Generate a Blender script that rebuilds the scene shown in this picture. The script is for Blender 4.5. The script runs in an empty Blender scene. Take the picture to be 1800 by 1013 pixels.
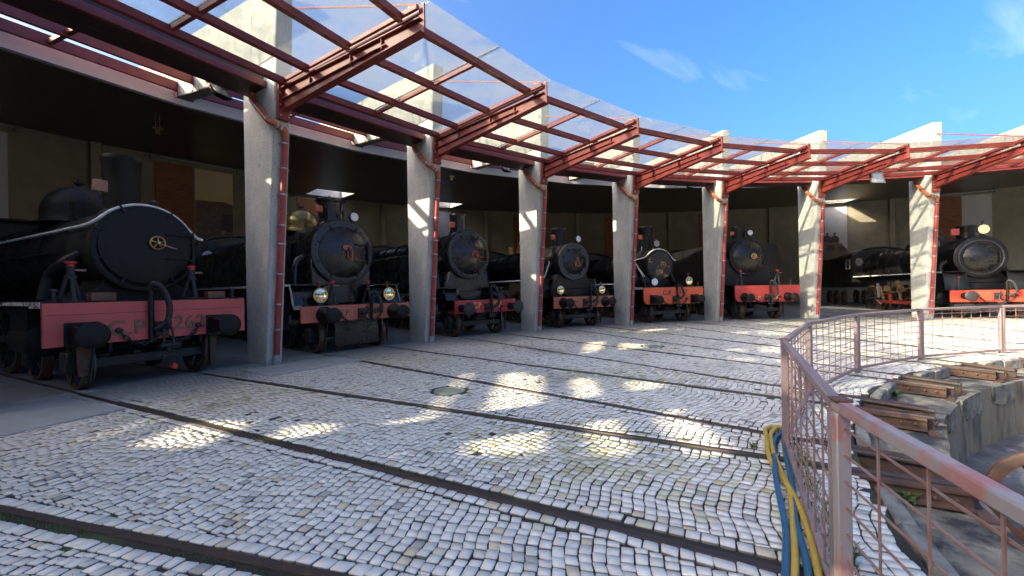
import bpy, bmesh, math, random
import numpy as np
from mathutils import Matrix, Vector
random.seed(7); rng = np.random.default_rng(7)
S = bpy.context.scene; COL = S.collection
PI = math.pi; R_ = math.radians

# ------------------------------------------------------------------ ring layout (metres, origin = turntable centre)
TH0, DK = 1.35275, 0.20784            # bearing of column 4, angle between columns
def th(k): return TH0 - DK * (k - 4)
def pol(r, k, t=0.0, z=0.0):          # radius along the bearing of column k, t metres clockwise of it
    a = th(k)
    return Vector((r * math.cos(a) + t * math.sin(a), r * math.sin(a) - t * math.cos(a), z))
def rotz(k): return th(k) - PI / 2    # local +x clockwise, +y outwards

# ------------------------------------------------------------------ camera
CAM = Vector((-8.81215, 8.49801, 1.54152))
yaw, pit, rol = 0.99666, 0.00253, -0.01743
fw = Vector((math.cos(pit) * math.cos(yaw), math.cos(pit) * math.sin(yaw), math.sin(pit)))
rt0 = Vector((math.sin(yaw), -math.cos(yaw), 0)); up0 = rt0.cross(fw)
rt = math.cos(rol) * rt0 + math.sin(rol) * up0
up = -math.sin(rol) * rt0 + math.cos(rol) * up0
cd = bpy.data.cameras.new('camera'); cam = bpy.data.objects.new('camera', cd); COL.objects.link(cam)
cam.matrix_world = Matrix(((rt.x, up.x, -fw.x, CAM.x), (rt.y, up.y, -fw.y, CAM.y), (rt.z, up.z, -fw.z, CAM.z), (0, 0, 0, 1)))
cd.sensor_width = 36; cd.lens = 740.16 * 36 / 1800; cd.clip_start = 0.03; cd.clip_end = 3000
S.camera = cam

# ------------------------------------------------------------------ light
SUN_AZ, SUN_EL = R_(170), R_(26)
SKY_STRENGTH, SUN_STRENGTH, EXPOSURE = 0.15, 3.4, 2.0
w = bpy.data.worlds.new('World'); S.world = w; w.use_nodes = True
nt = w.node_tree; nt.nodes.clear()
def wn(t, **kw):
    n = nt.nodes.new(t)
    for k_, v_ in kw.items(): setattr(n, k_, v_)
    return n
sky = wn('ShaderNodeTexSky', sky_type='NISHITA', sun_disc=False, sun_elevation=SUN_EL, sun_rotation=PI / 2 - SUN_AZ,
         altitude=0, air_density=0.66, dust_density=8.0, ozone_density=3.0)
geo = wn('ShaderNodeTexCoord'); sep = wn('ShaderNodeSeparateXYZ'); nt.links.new(geo.outputs['Generated'], sep.inputs[0])
mz = wn('ShaderNodeMath', operation='MAXIMUM'); mz.inputs[1].default_value = 0.06; nt.links.new(sep.outputs['Z'], mz.inputs[0])
dx = wn('ShaderNodeMath', operation='DIVIDE'); dy = wn('ShaderNodeMath', operation='DIVIDE')
for d_, ax in ((dx, 'X'), (dy, 'Y')): nt.links.new(sep.outputs[ax], d_.inputs[0]); nt.links.new(mz.outputs[0], d_.inputs[1])
cmb = wn('ShaderNodeCombineXYZ'); nt.links.new(dx.outputs[0], cmb.inputs[0]); nt.links.new(dy.outputs[0], cmb.inputs[1])
mp = wn('ShaderNodeMapping'); mp.inputs['Rotation'].default_value = (0, 0, R_(-28)); mp.inputs['Scale'].default_value = (0.6, 2.4, 1); mp.inputs['Location'].default_value = (3.1, 1.7, 0)
nt.links.new(cmb.outputs[0], mp.inputs[0])
n1 = wn('ShaderNodeTexNoise'); n1.inputs['Scale'].default_value = 1.5; n1.inputs['Detail'].default_value = 7; n1.inputs['Distortion'].default_value = 0.7
nt.links.new(mp.outputs[0], n1.inputs['Vector'])
n2 = wn('ShaderNodeTexNoise'); n2.inputs['Scale'].default_value = 0.55; nt.links.new(cmb.outputs[0], n2.inputs['Vector'])
mul = wn('ShaderNodeMath', operation='MULTIPLY'); nt.links.new(n1.outputs[0], mul.inputs[0]); nt.links.new(n2.outputs[0], mul.inputs[1])
rmp = wn('ShaderNodeMapRange'); rmp.inputs[1].default_value = 0.325; rmp.inputs[2].default_value = 0.52; rmp.inputs[4].default_value = 0.4
nt.links.new(mul.outputs[0], rmp.inputs[0])
mix = wn('ShaderNodeMixRGB'); mix.inputs[2].default_value = (2.6, 2.8, 3.1, 1)
hs = wn('ShaderNodeHueSaturation'); hs.inputs['Saturation'].default_value = 1.34; nt.links.new(sky.outputs[0], hs.inputs['Color'])
nt.links.new(rmp.outputs[0], mix.inputs[0]); nt.links.new(hs.outputs[0], mix.inputs[1])
bg = wn('ShaderNodeBackground'); bg.inputs[1].default_value = SKY_STRENGTH; nt.links.new(mix.outputs[0], bg.inputs[0])
wo = wn('ShaderNodeOutputWorld'); nt.links.new(bg.outputs[0], wo.inputs[0])
sd = bpy.data.lights.new('sun', 'SUN'); sd.energy = SUN_STRENGTH; sd.angle = R_(0.55); sd.color = (1.0, 0.87, 0.64)
sun = bpy.data.objects.new('sun', sd); COL.objects.link(sun)
sv = Vector((math.cos(SUN_EL) * math.cos(SUN_AZ), math.cos(SUN_EL) * math.sin(SUN_AZ), math.sin(SUN_EL)))
sun.rotation_euler = sv.to_track_quat('Z', 'Y').to_euler(); sun.location = sv * 60
S.view_settings.view_transform = 'Standard'; S.view_settings.look = 'None'
S.view_settings.exposure = EXPOSURE; S.view_settings.gamma = 1; S.view_settings.use_curve_mapping = False

# ------------------------------------------------------------------ materials
def srgb(r, g, b):
    f = lambda c: (c / 255 / 12.92) if c / 255 <= 0.04045 else ((c / 255 + 0.055) / 1.055) ** 2.4
    return (f(r), f(g), f(b))
def mat(name, c1, c2=None, rough=0.6, metal=0.0, scale=4.0, lo=0.35, hi=0.65, bump=0.0, bscale=30.0, c3=None, s3=2.0, lo3=0.55, hi3=0.7,
        stretch=(1, 1, 1), r2=None, spec=0.5, coat=0.0, attr=None, world=False):
    m = bpy.data.materials.new(name); m.use_nodes = True; t = m.node_tree; N = t.nodes; L = t.links
    b = N['Principled BSDF']; b.inputs['Roughness'].default_value = rough; b.inputs['Metallic'].default_value = metal
    b.inputs['Specular IOR Level'].default_value = spec; b.inputs['Coat Weight'].default_value = coat
    b.inputs['Base Color'].default_value = (*c1, 1)
    tc = N.new('ShaderNodeTexCoord'); mpn = N.new('ShaderNodeMapping'); mpn.inputs['Scale'].default_value = stretch
    if world:
        g = N.new('ShaderNodeNewGeometry'); L.new(g.outputs['Position'], mpn.inputs[0])
    else: L.new(tc.outputs['Object'], mpn.inputs[0])
    out = None
    def noise(sc, det=5.0, rgh=0.6):
        n = N.new('ShaderNodeTexNoise'); n.inputs['Scale'].default_value = sc; n.inputs['Detail'].default_value = det
        n.inputs['Roughness'].default_value = rgh; L.new(mpn.outputs[0], n.inputs['Vector']); return n
    def rng_(src, a, b_):
        r = N.new('ShaderNodeMapRange'); r.inputs[1].default_value = a; r.inputs[2].default_value = b_; L.new(src, r.inputs[0]); return r
    if c2 is not None:
        n = noise(scale); r = rng_(n.outputs[0], lo, hi)
        mx = N.new('ShaderNodeMixRGB'); mx.inputs[1].default_value = (*c1, 1); mx.inputs[2].default_value = (*c2, 1)
        L.new(r.outputs[0], mx.inputs[0]); out = mx.outputs[0]
        if r2 is not None:
            rr = N.new('ShaderNodeMapRange'); rr.inputs[3].default_value = rough; rr.inputs[4].default_value = r2
            L.new(r.outputs[0], rr.inputs[0]); L.new(rr.outputs[0], b.inputs['Roughness'])
    if c3 is not None:
        n = noise(s3, 7.0); r = rng_(n.outputs[0], lo3, hi3)
        mx = N.new('ShaderNodeMixRGB'); mx.inputs[2].default_value = (*c3, 1)
        if out: L.new(out, mx.inputs[1])
        else: mx.inputs[1].default_value = (*c1, 1)
        L.new(r.outputs[0], mx.inputs[0]); out = mx.outputs[0]
    if attr:
        a = N.new('ShaderNodeAttribute'); a.attribute_name = attr
        mx = N.new('ShaderNodeMixRGB'); mx.blend_type = 'MULTIPLY'; mx.inputs[0].default_value = 1
        if out: L.new(out, mx.inputs[1])
        else: mx.inputs[1].default_value = (*c1, 1)
        L.new(a.outputs['Color'], mx.inputs[2]); out = mx.outputs[0]
    if out: L.new(out, b.inputs['Base Color'])
    if bump:
        n = noise(bscale, 6.0, 0.65); bp = N.new('ShaderNodeBump'); bp.inputs['Strength'].default_value = bump; bp.inputs['Distance'].default_value = 0.02
        L.new(n.outputs[0], bp.inputs['Height']); L.new(bp.outputs[0], b.inputs['Normal'])
    return m
M = {}
M['concrete'] = mat('board_marked_concrete', (.53, .515, .46), (.42, .41, .37), .88, scale=3.0, bump=.35, bscale=70, c3=(.20, .195, .18), s3=42, lo3=.53, hi3=.70, stretch=(1, 1, .6))
M['concrete_top'] = mat('weathered_concrete', (.31, .295, .245), (.23, .22, .185), .9, scale=3, bump=.4, bscale=35, c3=(.10, .095, .085), s3=5, lo3=.56, hi3=.68, stretch=(1, 1, .35))
M['red_steel'] = mat('red_oxide_steel', (.21, .032, .024), (.15, .022, .018), .5, scale=3, bump=.08, bscale=40, c3=(.10, .035, .02), s3=6, lo3=.62, hi3=.72)
M['gutter'] = mat('dirty_gutter_steel', (.045, .016, .014), (.022, .013, .012), .6, scale=4, c3=(.20, .17, .15), s3=9, lo3=.66, hi3=.72)
M['red_steel_worn'] = mat('worn_red_steel', (.22, .045, .03), (.30, .17, .075), .6, scale=3.5, lo=.48, hi=.6, bump=.15, bscale=40, c3=(.08, .04, .02), s3=9, lo3=.6, hi3=.7, stretch=(1, 1, .6))
M['pipe_orange'] = mat('orange_brown_plastic_pipe', (.40, .105, .035), (.32, .08, .03), .38, scale=5)
M['pipe_red'] = mat('red_painted_pipe', (.30, .042, .034), (.25, .036, .03), .45, scale=3)
M['clamp'] = mat('galvanised_steel', (.45, .45, .44), (.32, .32, .31), .4, metal=.7, scale=12)
M['white_paint'] = mat('white_paint', (.68, .68, .66), (.55, .54, .5), .5, scale=6)
M['white_chipped'] = mat('chipped_white_paint', (.55, .54, .5), (.10, .06, .04), .6, scale=14, lo=.52, hi=.57)
M['fascia'] = mat('grey_white_render', (.56, .57, .58), (.48, .49, .5), .8, scale=1.2)
M['ceiling'] = mat('dark_boarded_ceiling', (.075, .062, .043), (.050, .042, .030), .30, scale=2, stretch=(1, 1, 1))
M['wall'] = mat('olive_wall_panel', (.25, .225, .155), (.19, .172, .12), .75, scale=1.1, bump=.1, bscale=25)
M['wall_pier'] = mat('pale_wall_pier', (.29, .26, .18), (.23, .21, .145), .75, scale=1.5)
M['black'] = mat('black_engine_paint', (.005, .005, .0055), (.009, .0085, .008), .33, spec=.3, scale=2.2, r2=.5, bump=.05, bscale=16)
M['black_gloss'] = mat('glossy_black_paint', (.005, .005, .0065), (.008, .008, .009), .18, scale=3, r2=.38, bump=.04, bscale=9)
M['black_dusty'] = mat('dusty_black_paint', (.0055, .0055, .0055), (.013, .012, .0105), .46, spec=.24, scale=2.5, r2=.66, bump=.1, bscale=20, c3=(.035, .025, .018), s3=6, lo3=.64, hi3=.74)
M['dark_iron'] = mat('dark_grey_iron', (.018, .018, .019), (.030, .028, .026), .55, scale=6, spec=.35, bump=.1)
M['ring'] = mat('grey_black_flange', (.030, .032, .038), (.02, .02, .024), .42, scale=4)
M['brown_tyre'] = mat('brown_steel_tyre', (.13, .075, .045), (.08, .045, .03), .45, metal=.3, scale=6)
M['brass'] = mat('brass', (.55, .38, .12), (.40, .27, .09), .3, metal=.8, scale=8)
M['olive_dome'] = mat('polished_olive_brass', (.22, .16, .045), (.15, .11, .03), .22, metal=.5, scale=2)
M['letter_brass'] = mat('dull_brass_letters', (.17, .125, .055), (.11, .08, .038), .5, metal=.1, scale=20)
M['letter_yellow'] = mat('yellow_letters', (.72, .50, .16), None, .5)
M['letter_dark'] = mat('dark_letters', (.035, .03, .032), None, .5)
for nm, c, c2 in (('beam_262', (.56, .085, .072), (.47, .07, .06)), ('beam_042', (.54, .135, .070), (.46, .11, .06)), ('beam_070', (.46, .035, .035), (.40, .03, .03)),
                  ('beam_754', (.44, .13, .065), (.37, .11, .06)), ('beam_357', (.66, .105, .032), (.58, .09, .03)), ('beam_553', (.48, .045, .035), (.43, .04, .03)),
                  ('beam_855', (.66, .060, .026), (.55, .06, .03))):
    M[nm] = mat('painted_' + nm.split('_')[0] + '_red', c, c2, .5, scale=1.7, bump=.05, bscale=12, c3=(.10, .04, .032), s3=5, lo3=.60, hi3=.80)
M['red_cap'] = mat('red_cap_paint', (.55, .04, .03), None, .45)
M['orange_plate'] = mat('orange_plate_paint', (.48, .095, .04), (.36, .07, .035), .5, scale=9)
M['pink_plate'] = mat('faded_pink_plate', (.36, .18, .14), (.25, .13, .10), .6, scale=30)
M['lens_white'] = mat('white_lamp_glass', (.75, .77, .80), (.5, .53, .58), .12, scale=9, coat=.6)
M['lens_yellow'] = mat('yellow_lamp_glass', (.80, .74, .30), (.62, .58, .24), .15, scale=7, coat=.6)
M['reflector'] = mat('silvered_reflector', (.75, .72, .55), (.25, .22, .10), .08, metal=.9, scale=14, lo=.45, hi=.55)
M['rubber'] = mat('black_rubber', (.014, .014, .014), None, .6)
M['rail'] = mat('dark_worn_rail', (.045, .036, .034), (.070, .045, .035), .5, metal=.35, scale=9, world=True)
M['rail_rust'] = mat('rusty_rail_web', (.105, .052, .028), (.055, .033, .024), .8, scale=7, bump=.2, world=True)
M['iron_brown'] = mat('brown_rusty_iron', (.16, .07, .035), (.07, .04, .028), .7, scale=4, bump=.2)
M['stone'] = mat('white_limestone_sett', (.765, .72, .625), (.67, .625, .54), .85, spec=.25, scale=16, bump=.12, bscale=70, attr='tint', world=True, c3=(.30, .28, .23), s3=26, lo3=.66, hi3=.76)
M['kerb'] = mat('pale_kerb_stone', (.26, .245, .20), (.14, .135, .115), .85, scale=6, bump=.4, bscale=40, c3=(.08, .078, .07), s3=5, lo3=.5, hi3=.64)
M['joint'] = mat('dark_joint_earth', (.030, .026, .020), (.045, .060, .018), .95, scale=1.3, lo=.52, hi=.62, world=True, bump=.6, bscale=60)
M['far_sett'] = mat('distant_setts', (.50, .49, .46), (.34, .33, .30), .85, scale=9, world=True)
M['hall_floor'] = mat('grey_hall_floor', (.20, .20, .195), (.15, .15, .148), .5, scale=1.5, world=True, c3=(.07, .07, .07), s3=1.1, lo3=.6, hi3=.75)
M['threshold'] = mat('worn_concrete_threshold', (.30, .29, .27), (.24, .235, .22), .85, scale=3, world=True, bump=.3, bscale=50)
M['ledge'] = mat('stained_pit_concrete', (.27, .24, .165), (.13, .12, .095), .9, scale=4.5, world=True, bump=.8, bscale=22, c3=(.035, .034, .032), s3=2.3, lo3=.47, hi3=.60)
M['pit_wall'] = mat('streaked_pit_wall', (.25, .20, .125), (.13, .108, .075), .9, scale=3.0, world=True, bump=.6, bscale=18, c3=(.055, .05, .042), s3=3.2, lo3=.50, hi3=.66, stretch=(1, 1, .3))
M['pit_floor'] = mat('dark_pit_floor', (.12, .12, .12), (.06, .06, .062), .9, scale=3, world=True, bump=.8, bscale=14, c3=(.25, .25, .26), s3=5, lo3=.6, hi3=.7)
M['outer'] = mat('outer_ground', (.16, .14, .10), (.10, .11, .06), .95, scale=.2, world=True)
M['fence'] = mat('faded_purple_brown_paint', (.20, .145, .142), (.26, .18, .165), .5, scale=5, c3=(.30, .10, .055), s3=7, lo3=.62, hi3=.72, bump=.06)
M['fence_near'] = mat('sun_faded_red_rail', (.33, .275, .255), (.40, .17, .14), .48, scale=4, lo=.47, hi=.58, c3=(.42, .40, .38), s3=5, lo3=.6, hi3=.7, bump=.08, world=True)
M['wire'] = mat('rusty_pink_wire', (.29, .19, .165), (.26, .12, .075), .55, scale=9, world=True)
M['hose_yellow'] = mat('yellow_hose', (.55, .36, .045), (.42, .27, .05), .45, scale=12, world=True)
M['hose_blue'] = mat('blue_hose', (.018, .125, .235), (.02, .09, .16), .4, scale=12, world=True)
M['leaf'] = mat('weed_leaf', (.060, .11, .022), (.09, .13, .03), .6, scale=20, world=True)
M['lamp_grey'] = mat('grey_lamp_housing', (.33, .33, .31), (.27, .27, .25), .5, scale=8)
M['cover'] = mat('green_grey_cover', (.30, .33, .25), (.22, .25, .19), .6, scale=9)
M['screed'] = mat('smooth_grey_screed', (.33, .32, .29), (.27, .265, .245), .85, scale=3)
M['poster'] = mat('pale_poster_sheet', (.46, .46, .45), (.40, .40, .39), .6, scale=1)
M['poster_gold_lit'] = mat('gold_lit_poster_sheet', (.62, .50, .27), (.55, .44, .24), .6, scale=1)  # golden light on this sheet is mixed into its colour
M['print_dark'] = mat('sepia_print_dark', (.035, .025, .02), (.07, .05, .035), .6, scale=5)
M['print_mid'] = mat('sepia_print_mid', (.16, .115, .075), (.09, .065, .045), .6, scale=6)
M['print_skin'] = mat('sepia_print_light', (.32, .25, .18), None, .6)
M['rod'] = mat('oiled_brown_rod', (.30, .19, .09), (.20, .12, .06), .4, metal=.4, scale=8)
M['red_frame'] = mat('red_frame_paint', (.42, .05, .025), (.3, .04, .02), .5, scale=6)

def glass_mat(name, dirt_lo, dirt_hi):
    m = bpy.data.materials.new(name); m.use_nodes = True; t = m.node_tree; N = t.nodes; L = t.links; N.clear()
    o = N.new('ShaderNodeOutputMaterial'); tr = N.new('ShaderNodeBsdfTransparent'); tr.inputs[0].default_value = (.90, .95, .94, 1)
    df = N.new('ShaderNodeBsdfDiffuse'); df.inputs[0].default_value = (.50, .50, .46, 1)
    tl = N.new('ShaderNodeBsdfTranslucent'); tl.inputs[0].default_value = (.50, .50, .46, 1)
    a1 = N.new('ShaderNodeMixShader'); a1.inputs[0].default_value = .5; L.new(df.outputs[0], a1.inputs[1]); L.new(tl.outputs[0], a1.inputs[2])
    g = N.new('ShaderNodeNewGeometry'); n = N.new('ShaderNodeTexNoise'); n.inputs['Scale'].default_value = 1.4; n.inputs['Detail'].default_value = 8; n.inputs['Roughness'].default_value = .7
    L.new(g.outputs['Position'], n.inputs['Vector'])
    r = N.new('ShaderNodeMapRange'); r.inputs[1].default_value = .35; r.inputs[2].default_value = .75; r.inputs[3].default_value = dirt_lo; r.inputs[4].default_value = dirt_hi
    L.new(n.outputs[0], r.inputs[0])
    m1 = N.new('ShaderNodeMixShader'); L.new(r.outputs[0], m1.inputs[0]); L.new(tr.outputs[0], m1.inputs[1]); L.new(a1.outputs[0], m1.inputs[2])
    dt = N.new('ShaderNodeVectorMath'); dt.operation = 'DOT_PRODUCT'; L.new(g.outputs['Normal'], dt.inputs[0]); L.new(g.outputs['Incoming'], dt.inputs[1])
    ab = N.new('ShaderNodeMath'); ab.operation = 'ABSOLUTE'; L.new(dt.outputs['Value'], ab.inputs[0]); iv = N.new('ShaderNodeMath'); iv.operation = 'SUBTRACT'; iv.inputs[0].default_value = 1; L.new(ab.outputs[0], iv.inputs[1])
    pw = N.new('ShaderNodeMath'); pw.operation = 'POWER'; pw.inputs[1].default_value = 5; L.new(iv.outputs[0], pw.inputs[0])
    fr = N.new('ShaderNodeMapRange'); fr.inputs[3].default_value = .03; fr.inputs[4].default_value = .75; L.new(pw.outputs[0], fr.inputs[0]); gl = N.new('ShaderNodeBsdfGlossy'); gl.inputs['Roughness'].default_value = .02
    m2 = N.new('ShaderNodeMixShader'); L.new(fr.outputs[0], m2.inputs[0]); L.new(m1.outputs[0], m2.inputs[1]); L.new(gl.outputs[0], m2.inputs[2])
    L.new(m2.outputs[0], o.inputs[0]); return m
M['glass'] = glass_mat('dusty_canopy_glass', .14, .42)
M['pane'] = glass_mat('cab_window_glass', .05, .12)
def brick_mat():
    m = mat('thin_red_brick', (.20, .075, .035), None, .8); t = m.node_tree; N = t.nodes; L = t.links; b = N['Principled BSDF']
    tc = N.new('ShaderNodeTexCoord'); mpn = N.new('ShaderNodeMapping'); mpn.inputs['Rotation'].default_value = (R_(90), 0, 0)
    L.new(tc.outputs['Object'], mpn.inputs[0])
    br = N.new('ShaderNodeTexBrick'); br.inputs['Color1'].default_value = (.32, .12, .05, 1); br.inputs['Color2'].default_value = (.22, .085, .04, 1); br.inputs['Mortar'].default_value = (.10, .07, .05, 1)
    br.inputs['Scale'].default_value = 4; br.inputs['Brick Width'].default_value = .9; br.inputs['Row Height'].default_value = .22; br.inputs['Mortar Size'].default_value = .02
    L.new(mpn.outputs[0], br.inputs['Vector']); L.new(br.outputs['Color'], b.inputs['Base Color'])
    return m
M['brick'] = brick_mat()
def boards(m, axis_rot):   # board joints on the dark ceiling
    t = m.node_tree; N = t.nodes; L = t.links; b = N['Principled BSDF']
    tc = N.new('ShaderNodeTexCoord'); wv = N.new('ShaderNodeTexWave'); wv.wave_type = 'BANDS'; wv.bands_direction = 'Y'; wv.inputs['Scale'].default_value = 2.2; wv.inputs['Distortion'].default_value = .3
    L.new(tc.outputs['Object'], wv.inputs[0]); bp = N.new('ShaderNodeBump'); bp.inputs['Strength'].default_value = .35; bp.inputs['Distance'].default_value = .02
    L.new(wv.outputs[0], bp.inputs['Height']); L.new(bp.outputs[0], b.inputs['Normal'])
boards(M['ceiling'], 0)

# ------------------------------------------------------------------ mesh helpers
class MB:
    def __init__(s): s.v = []; s.f = []
    def add(s, vs, fs):
        o = len(s.v); s.v.extend([tuple(q) for q in vs]); s.f.extend([tuple(i + o for i in q) for q in fs]); return s
    def box(s, x0, x1, y0, y1, z0, z1):
        return s.add([(x0, y0, z0), (x1, y0, z0), (x1, y1, z0), (x0, y1, z0), (x0, y0, z1), (x1, y0, z1), (x1, y1, z1), (x0, y1, z1)],
                     [(3, 2, 1, 0), (4, 5, 6, 7), (0, 1, 5, 4), (1, 2, 6, 5), (2, 3, 7, 6), (3, 0, 4, 7)])
    def hexa(s, lo, hi):   # two matching rings of points
        n = len(lo); return s.add(list(lo) + list(hi), [tuple(reversed(range(n))), tuple(range(n, 2 * n))] + [(i, (i + 1) % n, n + (i + 1) % n, n + i) for i in range(n)])
    def bar(s, p0, p1, wd, ht, upv=(0, 0, 1)):
        p0, p1 = Vector(p0), Vector(p1); d = (p1 - p0).normalized(); sd_ = d.cross(Vector(upv))
        if sd_.length < 1e-4: sd_ = d.cross(Vector((1, 0, 0)))
        sd_.normalize(); u = sd_.cross(d); a, b = sd_ * wd / 2, u * ht / 2
        return s.hexa([p0 - a - b, p0 + a - b, p0 + a + b, p0 - a + b], [p1 - a - b, p1 + a - b, p1 + a + b, p1 - a + b])
    def tube(s, pts, r, n=8, closed=False, caps=True):
        P = [Vector(p) for p in pts]; m = len(P); rr = r if isinstance(r, (list, tuple)) else [r] * m
        ref = None; rings = []
        for i in range(m):
            if closed: d = P[(i + 1) % m] - P[i - 1]
            else: d = P[min(i + 1, m - 1)] - P[max(i - 1, 0)]
            d.normalize()
            if ref is None:
                ref = d.cross(Vector((0, 0, 1)))
                if ref.length < .05: ref = d.cross(Vector((1, 0, 0)))
            ref = (ref - d * ref.dot(d)); ref.normalize(); q = d.cross(ref)
            rings.append([P[i] + (ref * math.cos(2 * PI * j / n) + q * math.sin(2 * PI * j / n)) * rr[i] for j in range(n)])
        vs = [v for g in rings for v in g]; fs = []
        for i in range(m if closed else m - 1):
            a, b = i * n, ((i + 1) % m) * n
            for j in range(n): fs.append((a + j, b + j, b + (j + 1) % n, a + (j + 1) % n)[::-1])
        if caps and not closed: fs.append(tuple(range(n))); fs.append(tuple(reversed(range((m - 1) * n, m * n))))
        return s.add(vs, fs)
    def lathe(s, prof, org, axis, n=24):   # prof: (distance along axis, radius)
        ax = Vector(axis).normalized(); a = ax.cross(Vector((0, 0, 1)))
        if a.length < .01: a = ax.cross(Vector((1, 0, 0)))
        a.normalize(); b = ax.cross(a); org = Vector(org); vs = []; fs = []; rows = []
        for (h, r) in prof:
            if r < 1e-5: rows.append([len(vs)]); vs.append(org + ax * h)
            else:
                rows.append(list(range(len(vs), len(vs) + n)))
                vs += [org + ax * h + (a * math.cos(2 * PI * j / n) + b * math.sin(2 * PI * j / n)) * r for j in range(n)]
        for p, q in zip(rows, rows[1:]):
            for j in range(n):
                k_ = (j + 1) % n
                if len(p) == 1 and len(q) == 1: break
                if len(p) == 1: fs.append((p[0], q[k_], q[j]))
                elif len(q) == 1: fs.append((p[j], p[k_], q[0]))
                else: fs.append((p[j], p[k_], q[k_], q[j]))
        shut = abs(prof[0][0] - prof[-1][0]) < 1e-6 and abs(prof[0][1] - prof[-1][1]) < 1e-6
        if len(rows[0]) > 1 and not shut: fs.append(tuple(reversed(rows[0])))
        if len(rows[-1]) > 1 and not shut: fs.append(tuple(rows[-1]))
        return s.add(vs, [f[::1] for f in fs])
    def prism(s, poly, plane, a, b):   # poly in the plane, extruded along the third axis from a to b
        if plane == 'xz': fn = lambda u, v, e: (u, e, v)
        elif plane == 'yz': fn = lambda u, v, e: (e, u, v)
        else: fn = lambda u, v, e: (u, v, e)
        return s.hexa([fn(u, v, a) for u, v in poly], [fn(u, v, b) for u, v in poly])
    def mesh(s, name, m, bevel=0, smooth=True, angle=38):
        me = bpy.data.meshes.new(name); me.from_pydata(s.v, [], s.f)
        bm = bmesh.new(); bm.from_mesh(me); bmesh.ops.recalc_face_normals(bm, faces=bm.faces)
        if bevel:
            ed = [e for e in bm.edges if len(e.link_faces) == 2 and e.calc_face_angle(0) > R_(50)]
            bmesh.ops.bevel(bm, geom=ed, offset=bevel, segments=1, affect='EDGES', clamp_overlap=True)
        bm.to_mesh(me); bm.free()
        if smooth:
            me.polygons.foreach_set('use_smooth', [True] * len(me.polygons)); me.set_sharp_from_angle(angle=R_(angle))
        me.materials.append(m); return me
    def build(s, name, m, parent=None, bevel=0, smooth=True, angle=38, loc=None):
        o = bpy.data.objects.new(name, s.mesh(name, m, bevel, smooth, angle)); COL.objects.link(o)
        if parent is not None: o.parent = parent
        if loc is not None: o.location = loc
        return o
def empty(name, loc=(0, 0, 0), rz=0.0):
    o = bpy.data.objects.new(name, None); COL.objects.link(o); o.location = loc; o.rotation_euler = (0, 0, rz); o.empty_display_size = .2; return o
def tag(o, label, cat, group=None):
    o['label'] = label; o['category'] = cat
    if group: o['group'] = group
    return o
def kind(o, k_): o['kind'] = k_; return o
def copy_tree(o, parent=None):
    c = o.copy(); COL.objects.link(c)
    if parent is not None: c.parent = parent
    for ch in list(o.children): copy_tree(ch, c)
    return c
def text_obj(body, size, ext, m, parent, loc, name='lettering', sx=1.0):
    cu = bpy.data.curves.new('t', 'FONT'); cu.body = body; cu.size = size; cu.extrude = ext; cu.align_x = 'CENTER'; cu.align_y = 'CENTER'
    ob = bpy.data.objects.new('t', cu); COL.objects.link(ob)
    me = bpy.data.meshes.new_from_object(ob.evaluated_get(bpy.context.evaluated_depsgraph_get()))
    bpy.data.objects.remove(ob); me.transform(Matrix.Diagonal((sx, 1, 1, 1))); me.transform(Matrix.Rotation(PI / 2, 4, 'X')); me.materials.clear(); me.materials.append(m); me.name = name
    o = bpy.data.objects.new(name, me); COL.objects.link(o); o.parent = parent; o.location = loc; return o
def arc(cx, cz, r, a0, a1, n, y):   # points in an xz plane, degrees from +x
    return [(cx + r * math.cos(R_(a0 + (a1 - a0) * i / n)), y, cz + r * math.sin(R_(a0 + (a1 - a0) * i / n))) for i in range(n + 1)]
def smooth_path(pts, n=6):
    P = [Vector(p) for p in pts]; out = []
    for i in range(len(P) - 1):
        p0, p1, p2, p3 = P[max(i - 1, 0)], P[i], P[i + 1], P[min(i + 2, len(P) - 1)]
        for j in range(n):
            t = j / n
            out.append(.5 * ((2 * p1) + (p2 - p0) * t + (2 * p0 - 5 * p1 + 4 * p2 - p3) * t * t + (3 * p1 - p0 - 3 * p2 + p3) * t ** 3))
    out.append(P[-1]); return out

# ================================================================== SETTING: ground, pit, hall
def ring(name, r0, r1, z, m, k0=None, k1=None, n=180, z1=None, parent=None, kd='structure'):
    a0, a1 = (0, 2 * PI) if k0 is None else (th(k1), th(k0))
    z1 = z if z1 is None else z1; vs = []; fs = []
    for i in range(n + 1):
        a = a0 + (a1 - a0) * i / n
        vs += [(r0 * math.cos(a), r0 * math.sin(a), z), (r1 * math.cos(a), r1 * math.sin(a), z1)]
    for i in range(n): fs.append((2 * i, 2 * i + 1, 2 * i + 3, 2 * i + 2))
    b = MB(); b.add(vs, fs); o = b.build(name, m, parent, smooth=False)
    if kd: o['kind'] = kd
    return o
pavement = ring('pavement', 10.84, 20.86, -.0105, M['joint'], -3.2, 9.4)
ring('far_pavement', 10.84, 20.86, -.004, M['far_sett'], 9.4, -3.2 + 2 * PI / DK)
ring('hall_floor', 20.86, 43, -.002, M['hall_floor'])
ring('threshold', 19.75, 20.86, -.0065, M['threshold'], -3.2, 9.4)
ring('threshold', 20.86, 21.25, .002, M['threshold'], -3.2, 9.4)
ring('outer_ground', 43, 1500, -.02, M['outer'], n=90)
ring('pit_ledge', 10.10, 10.84, -.165, M['ledge'])
ring('pit_ledge', 10.839, 10.84, -.165, M['ledge'], z1=-.01)
ring('pit_wall', 10.08, 10.10, -1.06, M['pit_wall'], z1=-.165)
ring('pit_floor', .02, 10.085, -1.06, M['pit_floor'])
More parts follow.
